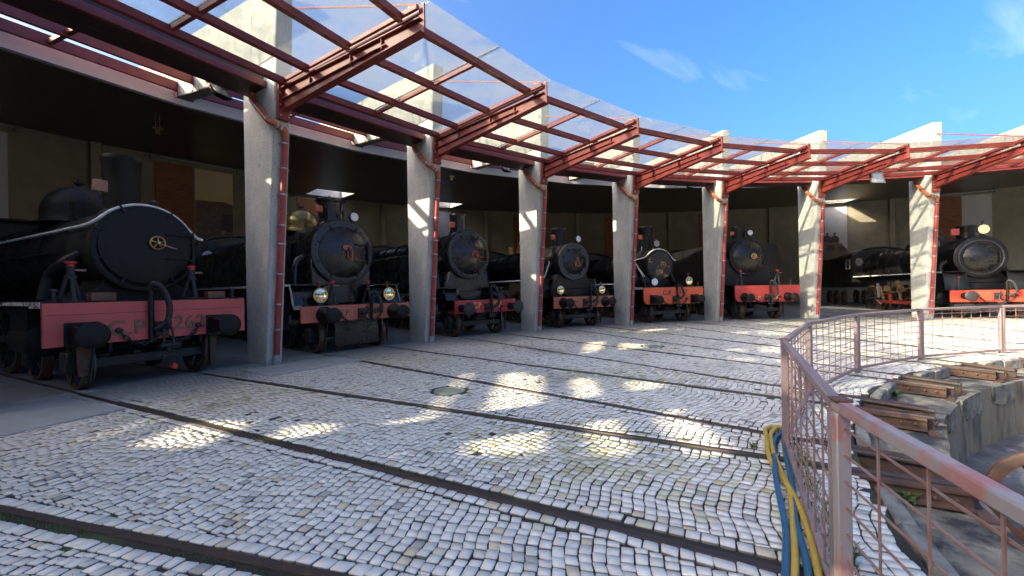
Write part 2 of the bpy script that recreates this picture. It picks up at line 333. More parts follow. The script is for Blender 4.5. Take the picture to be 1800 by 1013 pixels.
# pit wall coping blocks: dark rounded patches where render has fallen away, built as slabs standing proud
for k_, wd, h in ((1.9, .9, .42), (2.55, .7, .30), (3.1, 1.0, .36), (3.75, .8, .33), (4.5, 1.1, .40), (5.4, .9, .34)):
    b = MB(); n = 10
    for i in range(n):
        t0_, t1_ = -wd / 2 + wd * i / n, -wd / 2 + wd * (i + 1) / n
        d0 = h * (1 - .25 * (2 * i / n - 1) ** 4 - .12 * random.random()); a0, a1 = t0_ / 10.08, t1_ / 10.08
        q = lambda a, r, z: (r * math.cos(th(k_) - a), r * math.sin(th(k_) - a), z)
        b.hexa([q(a0, 10.099, -.166 - d0), q(a1, 10.099, -.166 - d0), q(a1, 10.099, -.166), q(a0, 10.099, -.166)],
               [q(a0, 10.072, -.166 - d0 * .97), q(a1, 10.072, -.166 - d0 * .97), q(a1, 10.07, -.168), q(a0, 10.07, -.168)])
    kind(b.build('render_patch', M['ledge'], None), 'structure')

# ---- rails
GA = .87
def rail_profile(h=.145):
    return [(-.062, -h), (.062, -h), (.062, -h + .012), (.010, -h + .030), (.010, -.036), (.034, -.028), (.034, -.006), (.028, .004), (-.028, .004), (-.034, -.006), (-.034, -.028), (-.010, -.036), (-.010, -h + .030), (-.062, -h + .012)]
def make_track(k):
    t = empty('railway_track', pol(0, k), rotz(k)); t['kind'] = 'structure'
    for sg in (-1, 1):
        b = MB(); b.prism([(sg * GA + u, v) for u, v in rail_profile()], 'xz', 10.13, 34); b.build('rail', M['rail'], t)
        g = sg * (GA - .115)
        b = MB(); b.prism([(g + u * .9, v - .004) for u, v in rail_profile(.14)], 'xz', 10.20, 11.15); b.build('guard_rail', M['rail_rust'], t)
        b = MB(); b.prism([(sg * (GA + .045) + u, v) for u, v in ((-.03, -.16), (.05, -.16), (.05, -.125), (-.03, -.04))], 'xz', 10.22, 10.80); b.build('fishplate', M['rail_rust'], t)
        b = MB()
        for y in (10.3, 10.42, 10.6): b.lathe([(0, .014), (.02, .014), (.025, .006)], (sg * (GA - .145), y, -.075), (-sg, 0, 0), 8)
        b.build('bolt', M['iron_brown'], t)
        b = MB(); b.box(sg * GA - .26, sg * GA + .12, 10.11, 10.2, -.166, -.145); b.build('bearing_plate', M['iron_brown'], t)
    return t
for j in range(-2, 10): make_track(j - .5)

# ---- kerb stones along the pit side of the paving
for j in range(-6, 27):
    kc = j * .25 + .125 + .0
    a = kc
    # leave gaps at the rails
    tt = (a - (math.floor(a) + .5)) * DK * 10.76
    if abs(abs(tt) - GA + .06) < .24 : continue
    wd = .25 * DK * 10.76 - .02
    b = MB(); h = random.uniform(-.006, .008)
    b.box(-wd / 2, wd / 2, -.055, .055, -.16, .010 + h)
    ob = b.build('kerb_stone', M['kerb'], pavement, bevel=.015); ob.location = pol(10.765, a); ob.rotation_euler = (random.uniform(-.02, .02), random.uniform(-.02, .02), rotz(a) + random.uniform(-.02, .02))

# ---- setts: segmental-arc courses between the rails, every stone its own block
PS, SW0, SW1 = .080, .067, .094
def strip_stones(kc, half, u0, u1, ph):
    """rows across a strip whose axis is the bearing kc; half(u) = usable half width"""
    p = PS; out = []
    L_ = 1.9; amp = .075
    f = lambda v: amp * np.cos(2 * PI * (v / L_ + ph)) + .008 * np.sin(2 * PI * v / .37 + ph * 9)
    fp = lambda v: -amp * 2 * PI / L_ * np.sin(2 * PI * (v / L_ + ph))
    nrow = int((u1 - u0 + .4) / p)
    for i in range(nrow):
        ub = u0 - .2 + i * p
        hw = half(ub)
        if hw < .05: continue
        wds = rng.uniform(SW0, SW1, int(2 * hw / SW0) + 4); e = -hw - rng.uniform(0, .07) + np.concatenate([[0], np.cumsum(wds)])
        e = e[e < hw + .05]
        if len(e) < 2: continue
        e = np.clip(e, -hw, hw); a, b = e[:-1], e[1:]; ok = (b - a) > .028; a, b = a[ok], b[ok]
        c = (a + b) / 2; sh = -fp(c) * p * .55
        wob = lambda s_: rng.normal(0, s_, len(a))
        g = .0056
        q = np.stack([np.stack([a + g - sh * .5 + wob(.0022), ub + f(a) + g + wob(.0022)], 1), np.stack([b - g - sh * .5 + wob(.0022), ub + f(b) + g + wob(.0022)], 1),
                      np.stack([b - g + sh * .5 + wob(.0022), ub + f(b) + p - g + wob(.0022)], 1), np.stack([a + g + sh * .5 + wob(.0022), ub + f(a) + p - g + wob(.0022)], 1)], 1)
        cu = q[:, :, 1].mean(1); keep = (cu > u0) & (cu < u1); q[:, :, 0] = np.clip(q[:, :, 0], -hw + .002, hw - .002); out.append(q[keep])
    return np.concatenate(out) if out else np.zeros((0, 4, 2))
def to_world(q, kc):
    a = th(kc); x = q[..., 1] * math.cos(a) + q[..., 0] * math.sin(a); y = q[..., 1] * math.sin(a) - q[..., 0] * math.cos(a); return np.stack([x, y], -1)
def edge_course(kc, line, u0, u1, wd):
    """one course of stones laid along a rail; line(u) = lateral position of its centre"""
    ln = rng.uniform(.075, .118, int((u1 - u0) / .075) + 2); e = u0 + np.concatenate([[0], np.cumsum(ln)]); e = e[e < u1]; a, b = e[:-1] + .006, e[1:] - .006
    j = lambda: rng.normal(0, .0035, len(a)); la, lb = line(a), line(b)
    return np.stack([np.stack([la - wd / 2 + j(), a + j()], 1), np.stack([la + wd / 2 + j(), a + j()], 1), np.stack([lb + wd / 2 + j(), b + j()], 1), np.stack([lb - wd / 2 + j(), b + j()], 1)], 1)
U0, U1 = 10.86, 20.88
Q = []
for j in range(-3, 10):
    kt = j - .5
    # between the rails of one track (flangeway left open on the inner side of each rail)
    ew = .082; inner = GA - .034 - .062
    for sg in (-1, 1): Q.append(to_world(edge_course(kt, lambda u, s_=sg: u * 0 + s_ * (inner - ew / 2), U0, U1, ew), kt))
    Q.append(to_world(strip_stones(kt, lambda u: inner - ew - .008, U0, U1, rng.random()), kt))
    # wedge between this track and the next
    kw = j; tg, cs = math.tan(DK / 2), math.cos(DK / 2); outer = (GA + .034 + .012)
    hw0 = lambda u: u * tg - outer / cs
    for sg in (-1, 1): Q.append(to_world(edge_course(kw, lambda u, s_=sg: s_ * (hw0(u) - ew / 2), U0, U1, ew), kw))
    Q.append(to_world(strip_stones(kw, lambda u: hw0(u) - ew - .008, U0, U1, rng.random()), kw))
Q = np.concatenate(Q)
cen = Q.mean(1)
# leave holes for the covers let into the paving
COVERS = [(15.70, 1.02, .24), (15.68, 2.99, .24)]
for (r_, k_, rad) in COVERS:
    p = pol(r_, k_); keep = np.hypot(cen[:, 0] - p.x, cen[:, 1] - p.y) > rad + .07; Q = Q[keep]; cen = cen[keep]
ns = len(Q); rad = np.hypot(cen[:, 0], cen[:, 1])
zt = rng.normal(0, .0028, ns) + .012 * (np.sin(cen[:, 0] * 1.7) * np.cos(cen[:, 1] * 1.3)) * .5
tilt = rng.normal(0, .011, (ns, 2))
# stone colour: mostly white, a few buff, grey or stained; older grime towards the hall
base = rng.normal(.97, .05, ns); odd = rng.random(ns)
col = np.stack([base, base, base], 1)
col[odd > .93] *= np.array([.88, .80, .66]); col[(odd > .90) & (odd <= .93)] *= .80; col[odd < .02] *= .55
mossy = (np.sin(cen[:, 0] * 1.1 + 2) * np.sin(cen[:, 1] * .9 + cen[:, 0] * .4) + rng.normal(0, .35, ns)) > .85
col[mossy] *= np.array([.86, .86, .70])
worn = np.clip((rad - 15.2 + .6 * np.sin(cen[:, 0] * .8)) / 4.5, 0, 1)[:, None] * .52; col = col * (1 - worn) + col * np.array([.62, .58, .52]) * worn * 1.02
for _ in range(26):   # oil drips and grime along the tracks
    r0_, j_ = rng.uniform(12, 19.5), rng.integers(-1, 7) - .5; p_ = pol(r0_, j_, rng.normal(0, .5)); sg_ = rng.uniform(.12, .38)
    gg = np.exp(-((cen[:, 0] - p_.x) ** 2 + (cen[:, 1] - p_.y) ** 2) / (2 * sg_ ** 2))[:, None] * rng.uniform(.15, .5); col = col * (1 - gg * rng.uniform(.4, 1, (ns, 1)) * np.array([.9, .95, 1.0]))
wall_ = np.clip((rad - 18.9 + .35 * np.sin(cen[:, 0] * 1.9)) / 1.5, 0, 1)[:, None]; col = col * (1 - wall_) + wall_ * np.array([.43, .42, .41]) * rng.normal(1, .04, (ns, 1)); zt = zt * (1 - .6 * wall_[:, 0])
def stone_rings(q, z, tl, c, fine):
    n = len(q); m = q.mean(1)[:, None]
    if fine:
        nx = np.roll(q, -1, 1); pts = np.stack([q + (nx - q) * .09, q + (nx - q) * .91], 2).reshape(n, 8, 2); nc = 8
    else: pts = q; nc = 4
    lowp = pts + (pts - m) * .04
    d = pts - c[:, None]; top = np.concatenate([pts, (z[:, None] + (d * tl[:, None]).sum(2))[..., None]], 2)
    low = np.concatenate([lowp, (top[..., 2] - .006)[..., None]], 2); bot = np.concatenate([lowp, np.full((n, nc, 1), -.05)], 2)
    return np.concatenate([top, low, bot], 1), nc
def stones_mesh(name, sel, origin=(0, 0, 0), fine=True):
    """flat tops, sides dark with the earth of the joints"""
    q, c = Q[sel], cen[sel]; n = len(q); V, nc = stone_rings(q, zt[sel], tilt[sel], c, fine); V = V - np.array(origin); nv = nc * 3
    me = bpy.data.meshes.new(name); me.vertices.add(n * nv); me.vertices.foreach_set('co', V.reshape(-1).astype(np.float32))
    lp = list(range(nc)); starts = [0]
    for lvl in (0, nc):
        for i in range(nc): starts.append(len(lp)); lp += [lvl + i, lvl + nc + i, lvl + nc + (i + 1) % nc, lvl + (i + 1) % nc]
    lp = np.array(lp); nl = len(lp); starts = np.array(starts)
    LP = (np.arange(n)[:, None] * nv + lp[None]).reshape(-1); ST = (np.arange(n)[:, None] * nl + starts[None]).reshape(-1)
    me.loops.add(len(LP)); me.loops.foreach_set('vertex_index', LP.astype(np.int32)); me.polygons.add(len(ST)); me.polygons.foreach_set('loop_start', ST.astype(np.int32))
    me.update(calc_edges=True)
    lv = np.concatenate([np.ones(nc), np.full(nc, .30), np.full(nc, .08)]); cc = col[sel][:, None, :] * lv[None, :, None]; cc = np.concatenate([cc, np.ones((n, nv, 1))], 2)
    at = me.attributes.new('tint', 'FLOAT_COLOR', 'POINT'); at.data.foreach_set('color', cc.reshape(-1).astype(np.float32))
    me.materials.append(M['stone']); return me
# which stones show largest
P3 = np.concatenate([cen, np.zeros((ns, 1))], 1) - np.array(CAM); zc = P3 @ np.array(fw); xs = P3 @ np.array(rt) / np.maximum(zc, .05); ys = P3 @ np.array(up) / np.maximum(zc, .05)
vis = (zc > .2) & (np.abs(xs) < 1.2) & (np.abs(ys) < .67)
area = np.where(vis, 1 / np.maximum(zc, .1) ** 3, 0); order = np.argsort(-area); near = order[:300]; rest = order[300:]
for i in near:
    o = bpy.data.objects.new('cobblestone', stones_mesh('cobblestone', [i], (cen[i, 0], cen[i, 1], 0))); COL.objects.link(o); o.parent = pavement; o.location = (cen[i, 0], cen[i, 1], 0)
close = np.hypot(cen[rest, 0] - CAM.x, cen[rest, 1] - CAM.y) < 6.5
for sel, fine_ in ((rest[close], True), (rest[~close], False)):
    o = bpy.data.objects.new('cobblestones', stones_mesh('cobblestones', sel, fine=fine_)); COL.objects.link(o); o.parent = pavement; o['kind'] = 'stuff'

# covers let into the paving and smooth repair patches
for i, (r_, k_, rad_) in enumerate(COVERS):
    b = MB(); b.lathe([(-.03, rad_), (.004, rad_), (.004, rad_ - .03), (-.002, rad_ - .03), (-.002, .001)], (0, 0, 0), (0, 0, 1), 28)
    for q in range(-3, 4): b.box(-.17 + .012 * abs(q), .17 - .012 * abs(q), q * .05 - .012, q * .05 + .012, -.002, .004)
    o = b.build('drain_cover', M['cover'], None, loc=pol(r_, k_, 0, .002))
    tag(o, ['round green-grey drain cover in front of the brass-domed engine, nearest to the camera', 'round grey drain cover farther off, in front of the pillar left of the orange-beamed engine'][i], 'drain cover')
for (r_, k_, a_, b_, lab) in ((19.9, .10, .62, .85, 'square grey concrete slab let into the paving at the far left edge'), (19.9, 1.05, 1.0, .55, 'grey concrete patch in the paving at the foot of the nearest pillar')):
    b = MB(); b.box(-a_, a_, -b_, b_, -.04, .019); o = b.build('concrete_slab', M['screed'], None, bevel=.01, loc=pol(r_, k_)); o.rotation_euler = (0, 0, rotz(k_)); tag(o, lab, 'concrete slab')

# ================================================================== THE HALL
CZ = lambda r: 7.15 + .078 * (r - 25.8)          # underside of the ceiling
def wall_d(i): return 35.0 if i <= 1 else 41.0   # distance of the back wall in bay i (columns i to i+1)
hall = empty('engine_shed_hall', pol(33, 3.5)); tag(hall, 'dark engine shed hall behind the pillars, with olive wall panels and a boarded ceiling', 'engine shed')
def bpos(i, x, y, z):   # bay frame (axis through the middle of bay i) to hall-local coordinates
    return pol(y, i + .5, x, z) - hall.location
HB = R_(0) + DK / 2
def quad_slab(name, m, i, poly, zf, thick):   # poly in the bay frame, zf(r)
    b = MB(); lo = [bpos(i, x, y, zf(y)) for x, y in poly]; hi = [v + Vector((0, 0, thick)) for v in lo]; b.hexa(lo, hi); return b.build(name, m, hall, smooth=False)
BAYS = list(range(-7, 10))
for i in BAYS:
    D = wall_d(i); tn = math.tan(HB); hwf = lambda y: y * tn
    yf, ys0, ys1, sx = 25.75, D - 3.4, D - .5, 1.15      # fascia, skylight
    HAS = i in (0, 2, 3, 7)
    if i == 0: ys0, ys1, sx = D - 2.6, D - 1.9, .6
    if i == -2: polys = ([(-.6, 27.6), (hwf(27.6), 27.6), (hwf(31.6), 31.6), (-.6, 31.6)], [(-hwf(31.6), 31.6), (hwf(31.6), 31.6), (hwf(D + .4), D + .4), (-hwf(D + .4), D + .4)])   # unseen open lattice bay, its gaps shaped to let sun patches through
    elif HAS: polys = ([(-hwf(yf), yf), (hwf(yf), yf), (hwf(ys0), ys0), (-hwf(ys0), ys0)], [(-hwf(ys1), ys1), (hwf(ys1), ys1), (hwf(D + .4), D + .4), (-hwf(D + .4), D + .4)],
                 [(-hwf(ys0), ys0), (-sx, ys0), (-sx, ys1), (-hwf(ys1), ys1)], [(sx, ys0), (hwf(ys0), ys0), (hwf(ys1), ys1), (sx, ys1)])
    else: polys = ([(-hwf(yf), yf), (hwf(yf), yf), (hwf(D + .4), D + .4), (-hwf(D + .4), D + .4)],)
    for poly in polys:
        quad_slab('ceiling', M['ceiling'], i, poly, CZ, .06); quad_slab('roof_slab', M['concrete_top'], i, poly, lambda r: CZ(r) + .061, .32)
    b = MB()
    for (xa, ya, xb, yb) in ((-sx, ys0, sx, ys0), (sx, ys0, sx, ys1), (sx, ys1, -sx, ys1), (-sx, ys1, -sx, ys0)) if HAS else ():
        cx_, cy_ = 0, (ys0 + ys1) / 2; sh = lambda x, y: (x + .04 * (1 if x > 0 else -1), y + .04 * (1 if y > cy_ else -1))
        b.hexa([bpos(i, xa, ya, CZ(ya) - .02), bpos(i, xb, yb, CZ(yb) - .02), bpos(i, *sh(xb, yb), CZ(yb) - .02), bpos(i, *sh(xa, ya), CZ(ya) - .02)],
               [bpos(i, xa, ya, CZ(ya) + .9), bpos(i, xb, yb, CZ(yb) + .9), bpos(i, *sh(xb, yb), CZ(yb) + .9), bpos(i, *sh(xa, ya), CZ(ya) + .9)])
    if HAS: b.build('skylight', M['white_paint'], hall, smooth=False)
    # back wall in three panels with recessed joints, a pier at each column line
    hw = D * tn
    for a_, c_ in ((-hw + .35, -hw + .35 + (2 * hw - .7) / 3), (-hw + .35 + (2 * hw - .7) / 3, hw - .35 - (2 * hw - .7) / 3), (hw - .35 - (2 * hw - .7) / 3, hw + .02)):
        b = MB(); b.hexa([bpos(i, a_ + .012, D, 0), bpos(i, c_ - .012, D, 0), bpos(i, c_ - .012, D + .2, 0), bpos(i, a_ + .012, D + .2, 0)],
                         [bpos(i, a_ + .012, D, CZ(D) + .05), bpos(i, c_ - .012, D, CZ(D) + .05), bpos(i, c_ - .012, D + .2, CZ(D) + .05), bpos(i, a_ + .012, D + .2, CZ(D) + .05)]); b.build('wall_panel', M['wall'], hall, smooth=False)
    hw += .14; b = MB(); b.hexa([bpos(i, -hw, D + .205, 0), bpos(i, hw, D + .205, 0), bpos(i, hw, D + .4, 0), bpos(i, -hw, D + .4, 0)], [bpos(i, -hw, D + .205, CZ(D) + .3), bpos(i, hw, D + .205, CZ(D) + .3), bpos(i, hw, D + .4, CZ(D) + .3), bpos(i, -hw, D + .4, CZ(D) + .3)]); b.build('back_wall', M['print_dark'], hall, smooth=False); hw -= .14
    b = MB(); xp = -hw + .19
    b.hexa([bpos(i, xp - .2, D - .22, 0), bpos(i, xp + .12, D - .22, 0), bpos(i, xp + .12, D - .005, 0), bpos(i, xp - .2, D - .005, 0)], [bpos(i, xp - .2, D - .22, CZ(D)), bpos(i, xp + .12, D - .22, CZ(D)), bpos(i, xp + .12, D - .005, CZ(D)), bpos(i, xp - .2, D - .005, CZ(D))]); b.build('wall_pier', M['wall_pier'], hall, smooth=False)
    o = MB().box(-.69, .69, -.03, .03, -2.4, 2.4).build('brick_panel', M['brick'], hall, loc=bpos(i, -.91, D - .035, CZ(D) - .3 - 2.4)); o.rotation_euler = (0, 0, rotz(i + .5))
    b = MB(); b.tube([bpos(i, -1.75, D - .16, CZ(D) - .12), bpos(i, 1.6, D - .16, CZ(D) - .12)], .028, 8)
    for x in (-1.75, 1.6): b.lathe([(0, .06), (.14, .07), (.14, .001)], bpos(i, x, D - .16, CZ(D) - .12), (0, 0, -1), 10)
    b.build('spot_rail', M['clamp'], hall)
    # fascia along the front edge of the hall roof
    if i == -2:
        for r_ in (26.75, 28.0, 29.3, 30.8): MB().bar(bpos(i, -r_ * tn + .18, r_, CZ(r_) + .2), bpos(i, r_ * tn - .18 if r_ < 27.6 else -.6, r_, CZ(r_) + .2), .16, .26).build('unseen_purlin', M['red_steel'], hall, bevel=.01)  # unseen bars, spaced to split the sun into strips
        MB().bar(bpos(i, -1.8, 25.5, CZ(25.5) + .2), bpos(i, -1.8, 31.6, CZ(31.6) + .2), .12, .2).build('unseen_tie', M['red_steel'], hall, bevel=.01)
        continue
    b = MB(); hf = yf * tn
    b.hexa([bpos(i, -hf, yf - .16, 6.955), bpos(i, hf, yf - .16, 6.955), bpos(i, hf, yf - .002, 6.955), bpos(i, -hf, yf - .002, 6.955)],
           [bpos(i, -hf, yf - .16, 7.31), bpos(i, hf, yf - .16, 7.31), bpos(i, hf, yf - .002, 7.31), bpos(i, -hf, yf - .002, 7.31)]); b.build('fascia', M['fascia'], hall, smooth=False)
b = MB(); b.hexa([bpos(2, *q) for q in ((-4.0, 35, 0), (-3.7, 35, 0), (-4.27, 41.3, 0), (-4.5, 41.3, 0))], [bpos(2, *q) for q in ((-4.0, 35, 8.4), (-3.7, 35, 8.4), (-4.27, 41.3, 8.4), (-4.5, 41.3, 8.4))]); b.build('side_wall', M['wall'], hall, smooth=False)

# posters on the back wall
def poster(i, m, lab, sc=1.0):
    D = wall_d(i); t = empty('poster', pol(D - .03, i + .5, .63, 0), rotz(i + .5)); tag(t, lab, 'poster', 'tall posters on the back wall of the hall'); z1 = CZ(D) - .33
    MB().box(-.78, .78, -.02, .02, 3.2, z1).build('sheet', m, t); return t, z1
POST = {0: (M['poster'], 'pale wall poster high behind the chimneyless far left end of the hall'), 1: (M['poster_gold_lit'], 'poster painted gold-lit, with a seated worker beside a brick panel, left of nearest pillar'),
        2: (M['poster'], 'pale poster hidden behind the chimney of the brass-domed engine'), 3: (M['poster'], 'pale poster behind the flat-buffered engine chimney'),
        7: (M['poster'], 'tall grey poster of workmen perched on an engine, above the long dark engine'), 8: (M['poster'], 'grey poster next to a brick panel behind the headlamp of the right-hand engine')}
def person_print(t, x, z, s, mats):
    b = MB(); b.prism([(x - .30 * s, z), (x + .32 * s, z), (x + .30 * s, z + .34 * s), (x + .22 * s, z + .50 * s), (x + .08 * s, z + .56 * s), (x - .07 * s, z + .56 * s), (x - .21 * s, z + .50 * s), (x - .29 * s, z + .32 * s)], 'xz', -.0225, -.0205); b.build('print_figure', mats[0], t)
    b = MB(); b.prism([(x + .095 * s * math.cos(a), z + .68 * s + .135 * s * math.sin(a)) for a in np.linspace(0, 2 * PI, 14)[:-1]], 'xz', -.0245, -.0215); b.build('print_face', mats[1], t)
    b = MB(); b.prism([(x + .115 * s * math.cos(a), z + .745 * s + .085 * s * math.sin(a)) for a in np.linspace(0, PI, 9)], 'xz', -.0265, -.0225); b.build('print_hair', M['print_dark'], t)
for i, (m, lab) in POST.items():
    t, z1 = poster(i, m, lab)
    if i == 1:
        MB().prism([(-.77, z1 - 4.3), (.77, z1 - 4.3), (.77, z1 - 1.55), (.35, z1 - 1.45), (-.2, z1 - 1.5), (-.77, z1 - 1.5)], 'xz', -.0215, -.0202).build('print_background', M['print_mid'], t)
        MB().prism([(.2, z1 - 2.9), (.77, z1 - 2.9), (.77, z1 - 2.0), (.3, z1 - 2.1)], 'xz', -.0235, -.0216).build('print_shade', M['print_dark'], t)
        person_print(t, .33, z1 - 3.62, 1.0, (M['print_mid'], M['print_skin'])); person_print(t, -.42, z1 - 4.0, .8, (M['print_skin'], M['print_skin']))
    if i == 7:
        MB().prism([(-.77, z1 - 4.5), (.77, z1 - 4.5), (.77, z1 - 3.6), (.3, z1 - 3.1), (-.2, z1 - 2.9), (-.77, z1 - 2.8)], 'xz', -.0215, -.0202).build('print_background', M['print_mid'], t)
        for x, z, s in ((-.1, -3.0, 1.0), (-.62, -2.9, .9), (-.4, -3.7, .9), (.35, -3.75, .8)): person_print(t, x, z1 + z, s, (M['print_dark'], M['print_mid']))

# ================================================================== COLUMNS (with the roof beam they carry)
def make_column():
    t = empty('concrete_column', (0, 0, 0))       # local y = radius - 20.7
    hwid = .175; Y = lambda r: r - 20.7
    b = MB(); prof = [(Y(20.79), -.05), (Y(21.62), -.05), (Y(21.62), 6.5), (Y(20.17), 6.5), (Y(20.23), 5.94)]
    b.prism(prof, 'yz', -hwid, hwid); b.build('shaft', M['concrete'], t, bevel=.022)
    b = MB(); prof = [(Y(20.17), 6.502), (Y(21.62), 6.502), (Y(25.58), 7.06), (Y(25.6), 7.33), (Y(36), 8.2), (Y(36), 9.6), (Y(20.10), 8.0)]
    b.prism(prof, 'yz', -hwid, hwid); b.build('roof_beam', M['concrete_top'], t, bevel=.02)
    return t
COLLAB = {0: 'concrete pillar outside the left edge of the picture', 1: 'nearest tapered concrete pillar, between the far-left engine and the brass-domed engine', 2: 'second concrete pillar from the left, between the brass-domed and flat-buffered engines',
          3: 'concrete pillar with ragged sunlit patch, between flat-buffered and white-boarded engines', 4: 'concrete pillar whose sunlit patch is crossed by a shadow bar, left of the orange-beamed engine', 5: 'fully shaded concrete pillar between the orange-beamed and side-tank engines',
          6: 'concrete pillar just right of the side-tank engine, sunlit down its front edge', 7: 'brightly sunlit concrete pillar behind the fence, beside the right-hand engine', 8: 'concrete pillar outside the right edge of the picture'}
def place_rep(proto, k, used, r=20.7):
    o = proto if not used else copy_tree(proto)
    o.location = pol(r, k); o.rotation_euler = (0, 0, rotz(k)); return o
proto = make_column(); used = False
for k in range(-7, 11):
    o = place_rep(proto, k, used); used = True
    tag(o, COLLAB.get(k, 'concrete pillar of the ring outside the picture'), 'pillar', 'concrete pillars round the turntable yard')

# ================================================================== DOWNPIPES
def make_pipe():
    t = empty('downpipe', (0, 0, 0)); Y = lambda r: r - 20.7
    fr = lambda z: Y(20.79 - .57 * z / 5.94) - .085     # in front of the leaning face
    p_elb = smooth_path([(-.235, Y(21.06), 5.92), (-.245, Y(21.02), 5.74), (-.26, Y(20.62), 5.40), (-.27, Y(20.28), 5.12), (-.22, Y(20.17), 5.05), (-.10, fr(5.02), 5.03), (.02, fr(4.96), 4.98), (.035, fr(4.8), 4.8)], 5)
    MB().tube(p_elb, .066, 12).build('elbow', M['pipe_orange'], t)
    MB().tube([(.035, fr(4.8), 4.8), (.005, fr(.12), .12)], .064, 12).build('pipe', M['pipe_red'], t)
    MB().tube([(.005, fr(.2), .2), (.005, fr(0), -.02)], .075, 12).build('base_sleeve', M['lamp_grey'], t)
    for z in (.75, 1.3, 1.95, 2.6, 3.0, 3.65, 4.2, 4.72):
        b = MB(); c = Vector((.005 + .03 * z / 4.8, fr(z), z)); b.tube([c - Vector((0, 0, .014)), c + Vector((0, 0, .014))], .073 if z != 3.0 else .078, 12); b.box(c.x - .12, c.x + .12, c.y + .02, c.y + .06, z - .008, z + .008)
        b.build('clamp', M['clamp'], t)
    for q in (8, 14, 21, 26):
        a_, c_ = Vector(p_elb[q]), Vector(p_elb[q + 1]); d = (c_ - a_).normalized(); MB().tube([a_ - d * .02, a_ + d * .02], .074, 12).build('clamp', M['clamp'], t)
    return t
proto = make_pipe(); used = False
for k in range(0, 9):
    o = place_rep(proto, k, used); used = True
    nm = {1: 'the nearest pillar', 2: 'the second pillar from the left', 3: 'the pillar left of the white-boarded engine', 4: 'the pillar left of the orange-beamed engine', 5: 'the pillar left of the side-tank engine', 6: 'the pillar right of the side-tank engine', 7: 'the sunlit pillar behind the fence'}.get(k, 'a pillar outside the picture')
    tag(o, 'red rain downpipe with kinked orange top on ' + nm, 'downpipe', 'rain downpipes on the pillars')

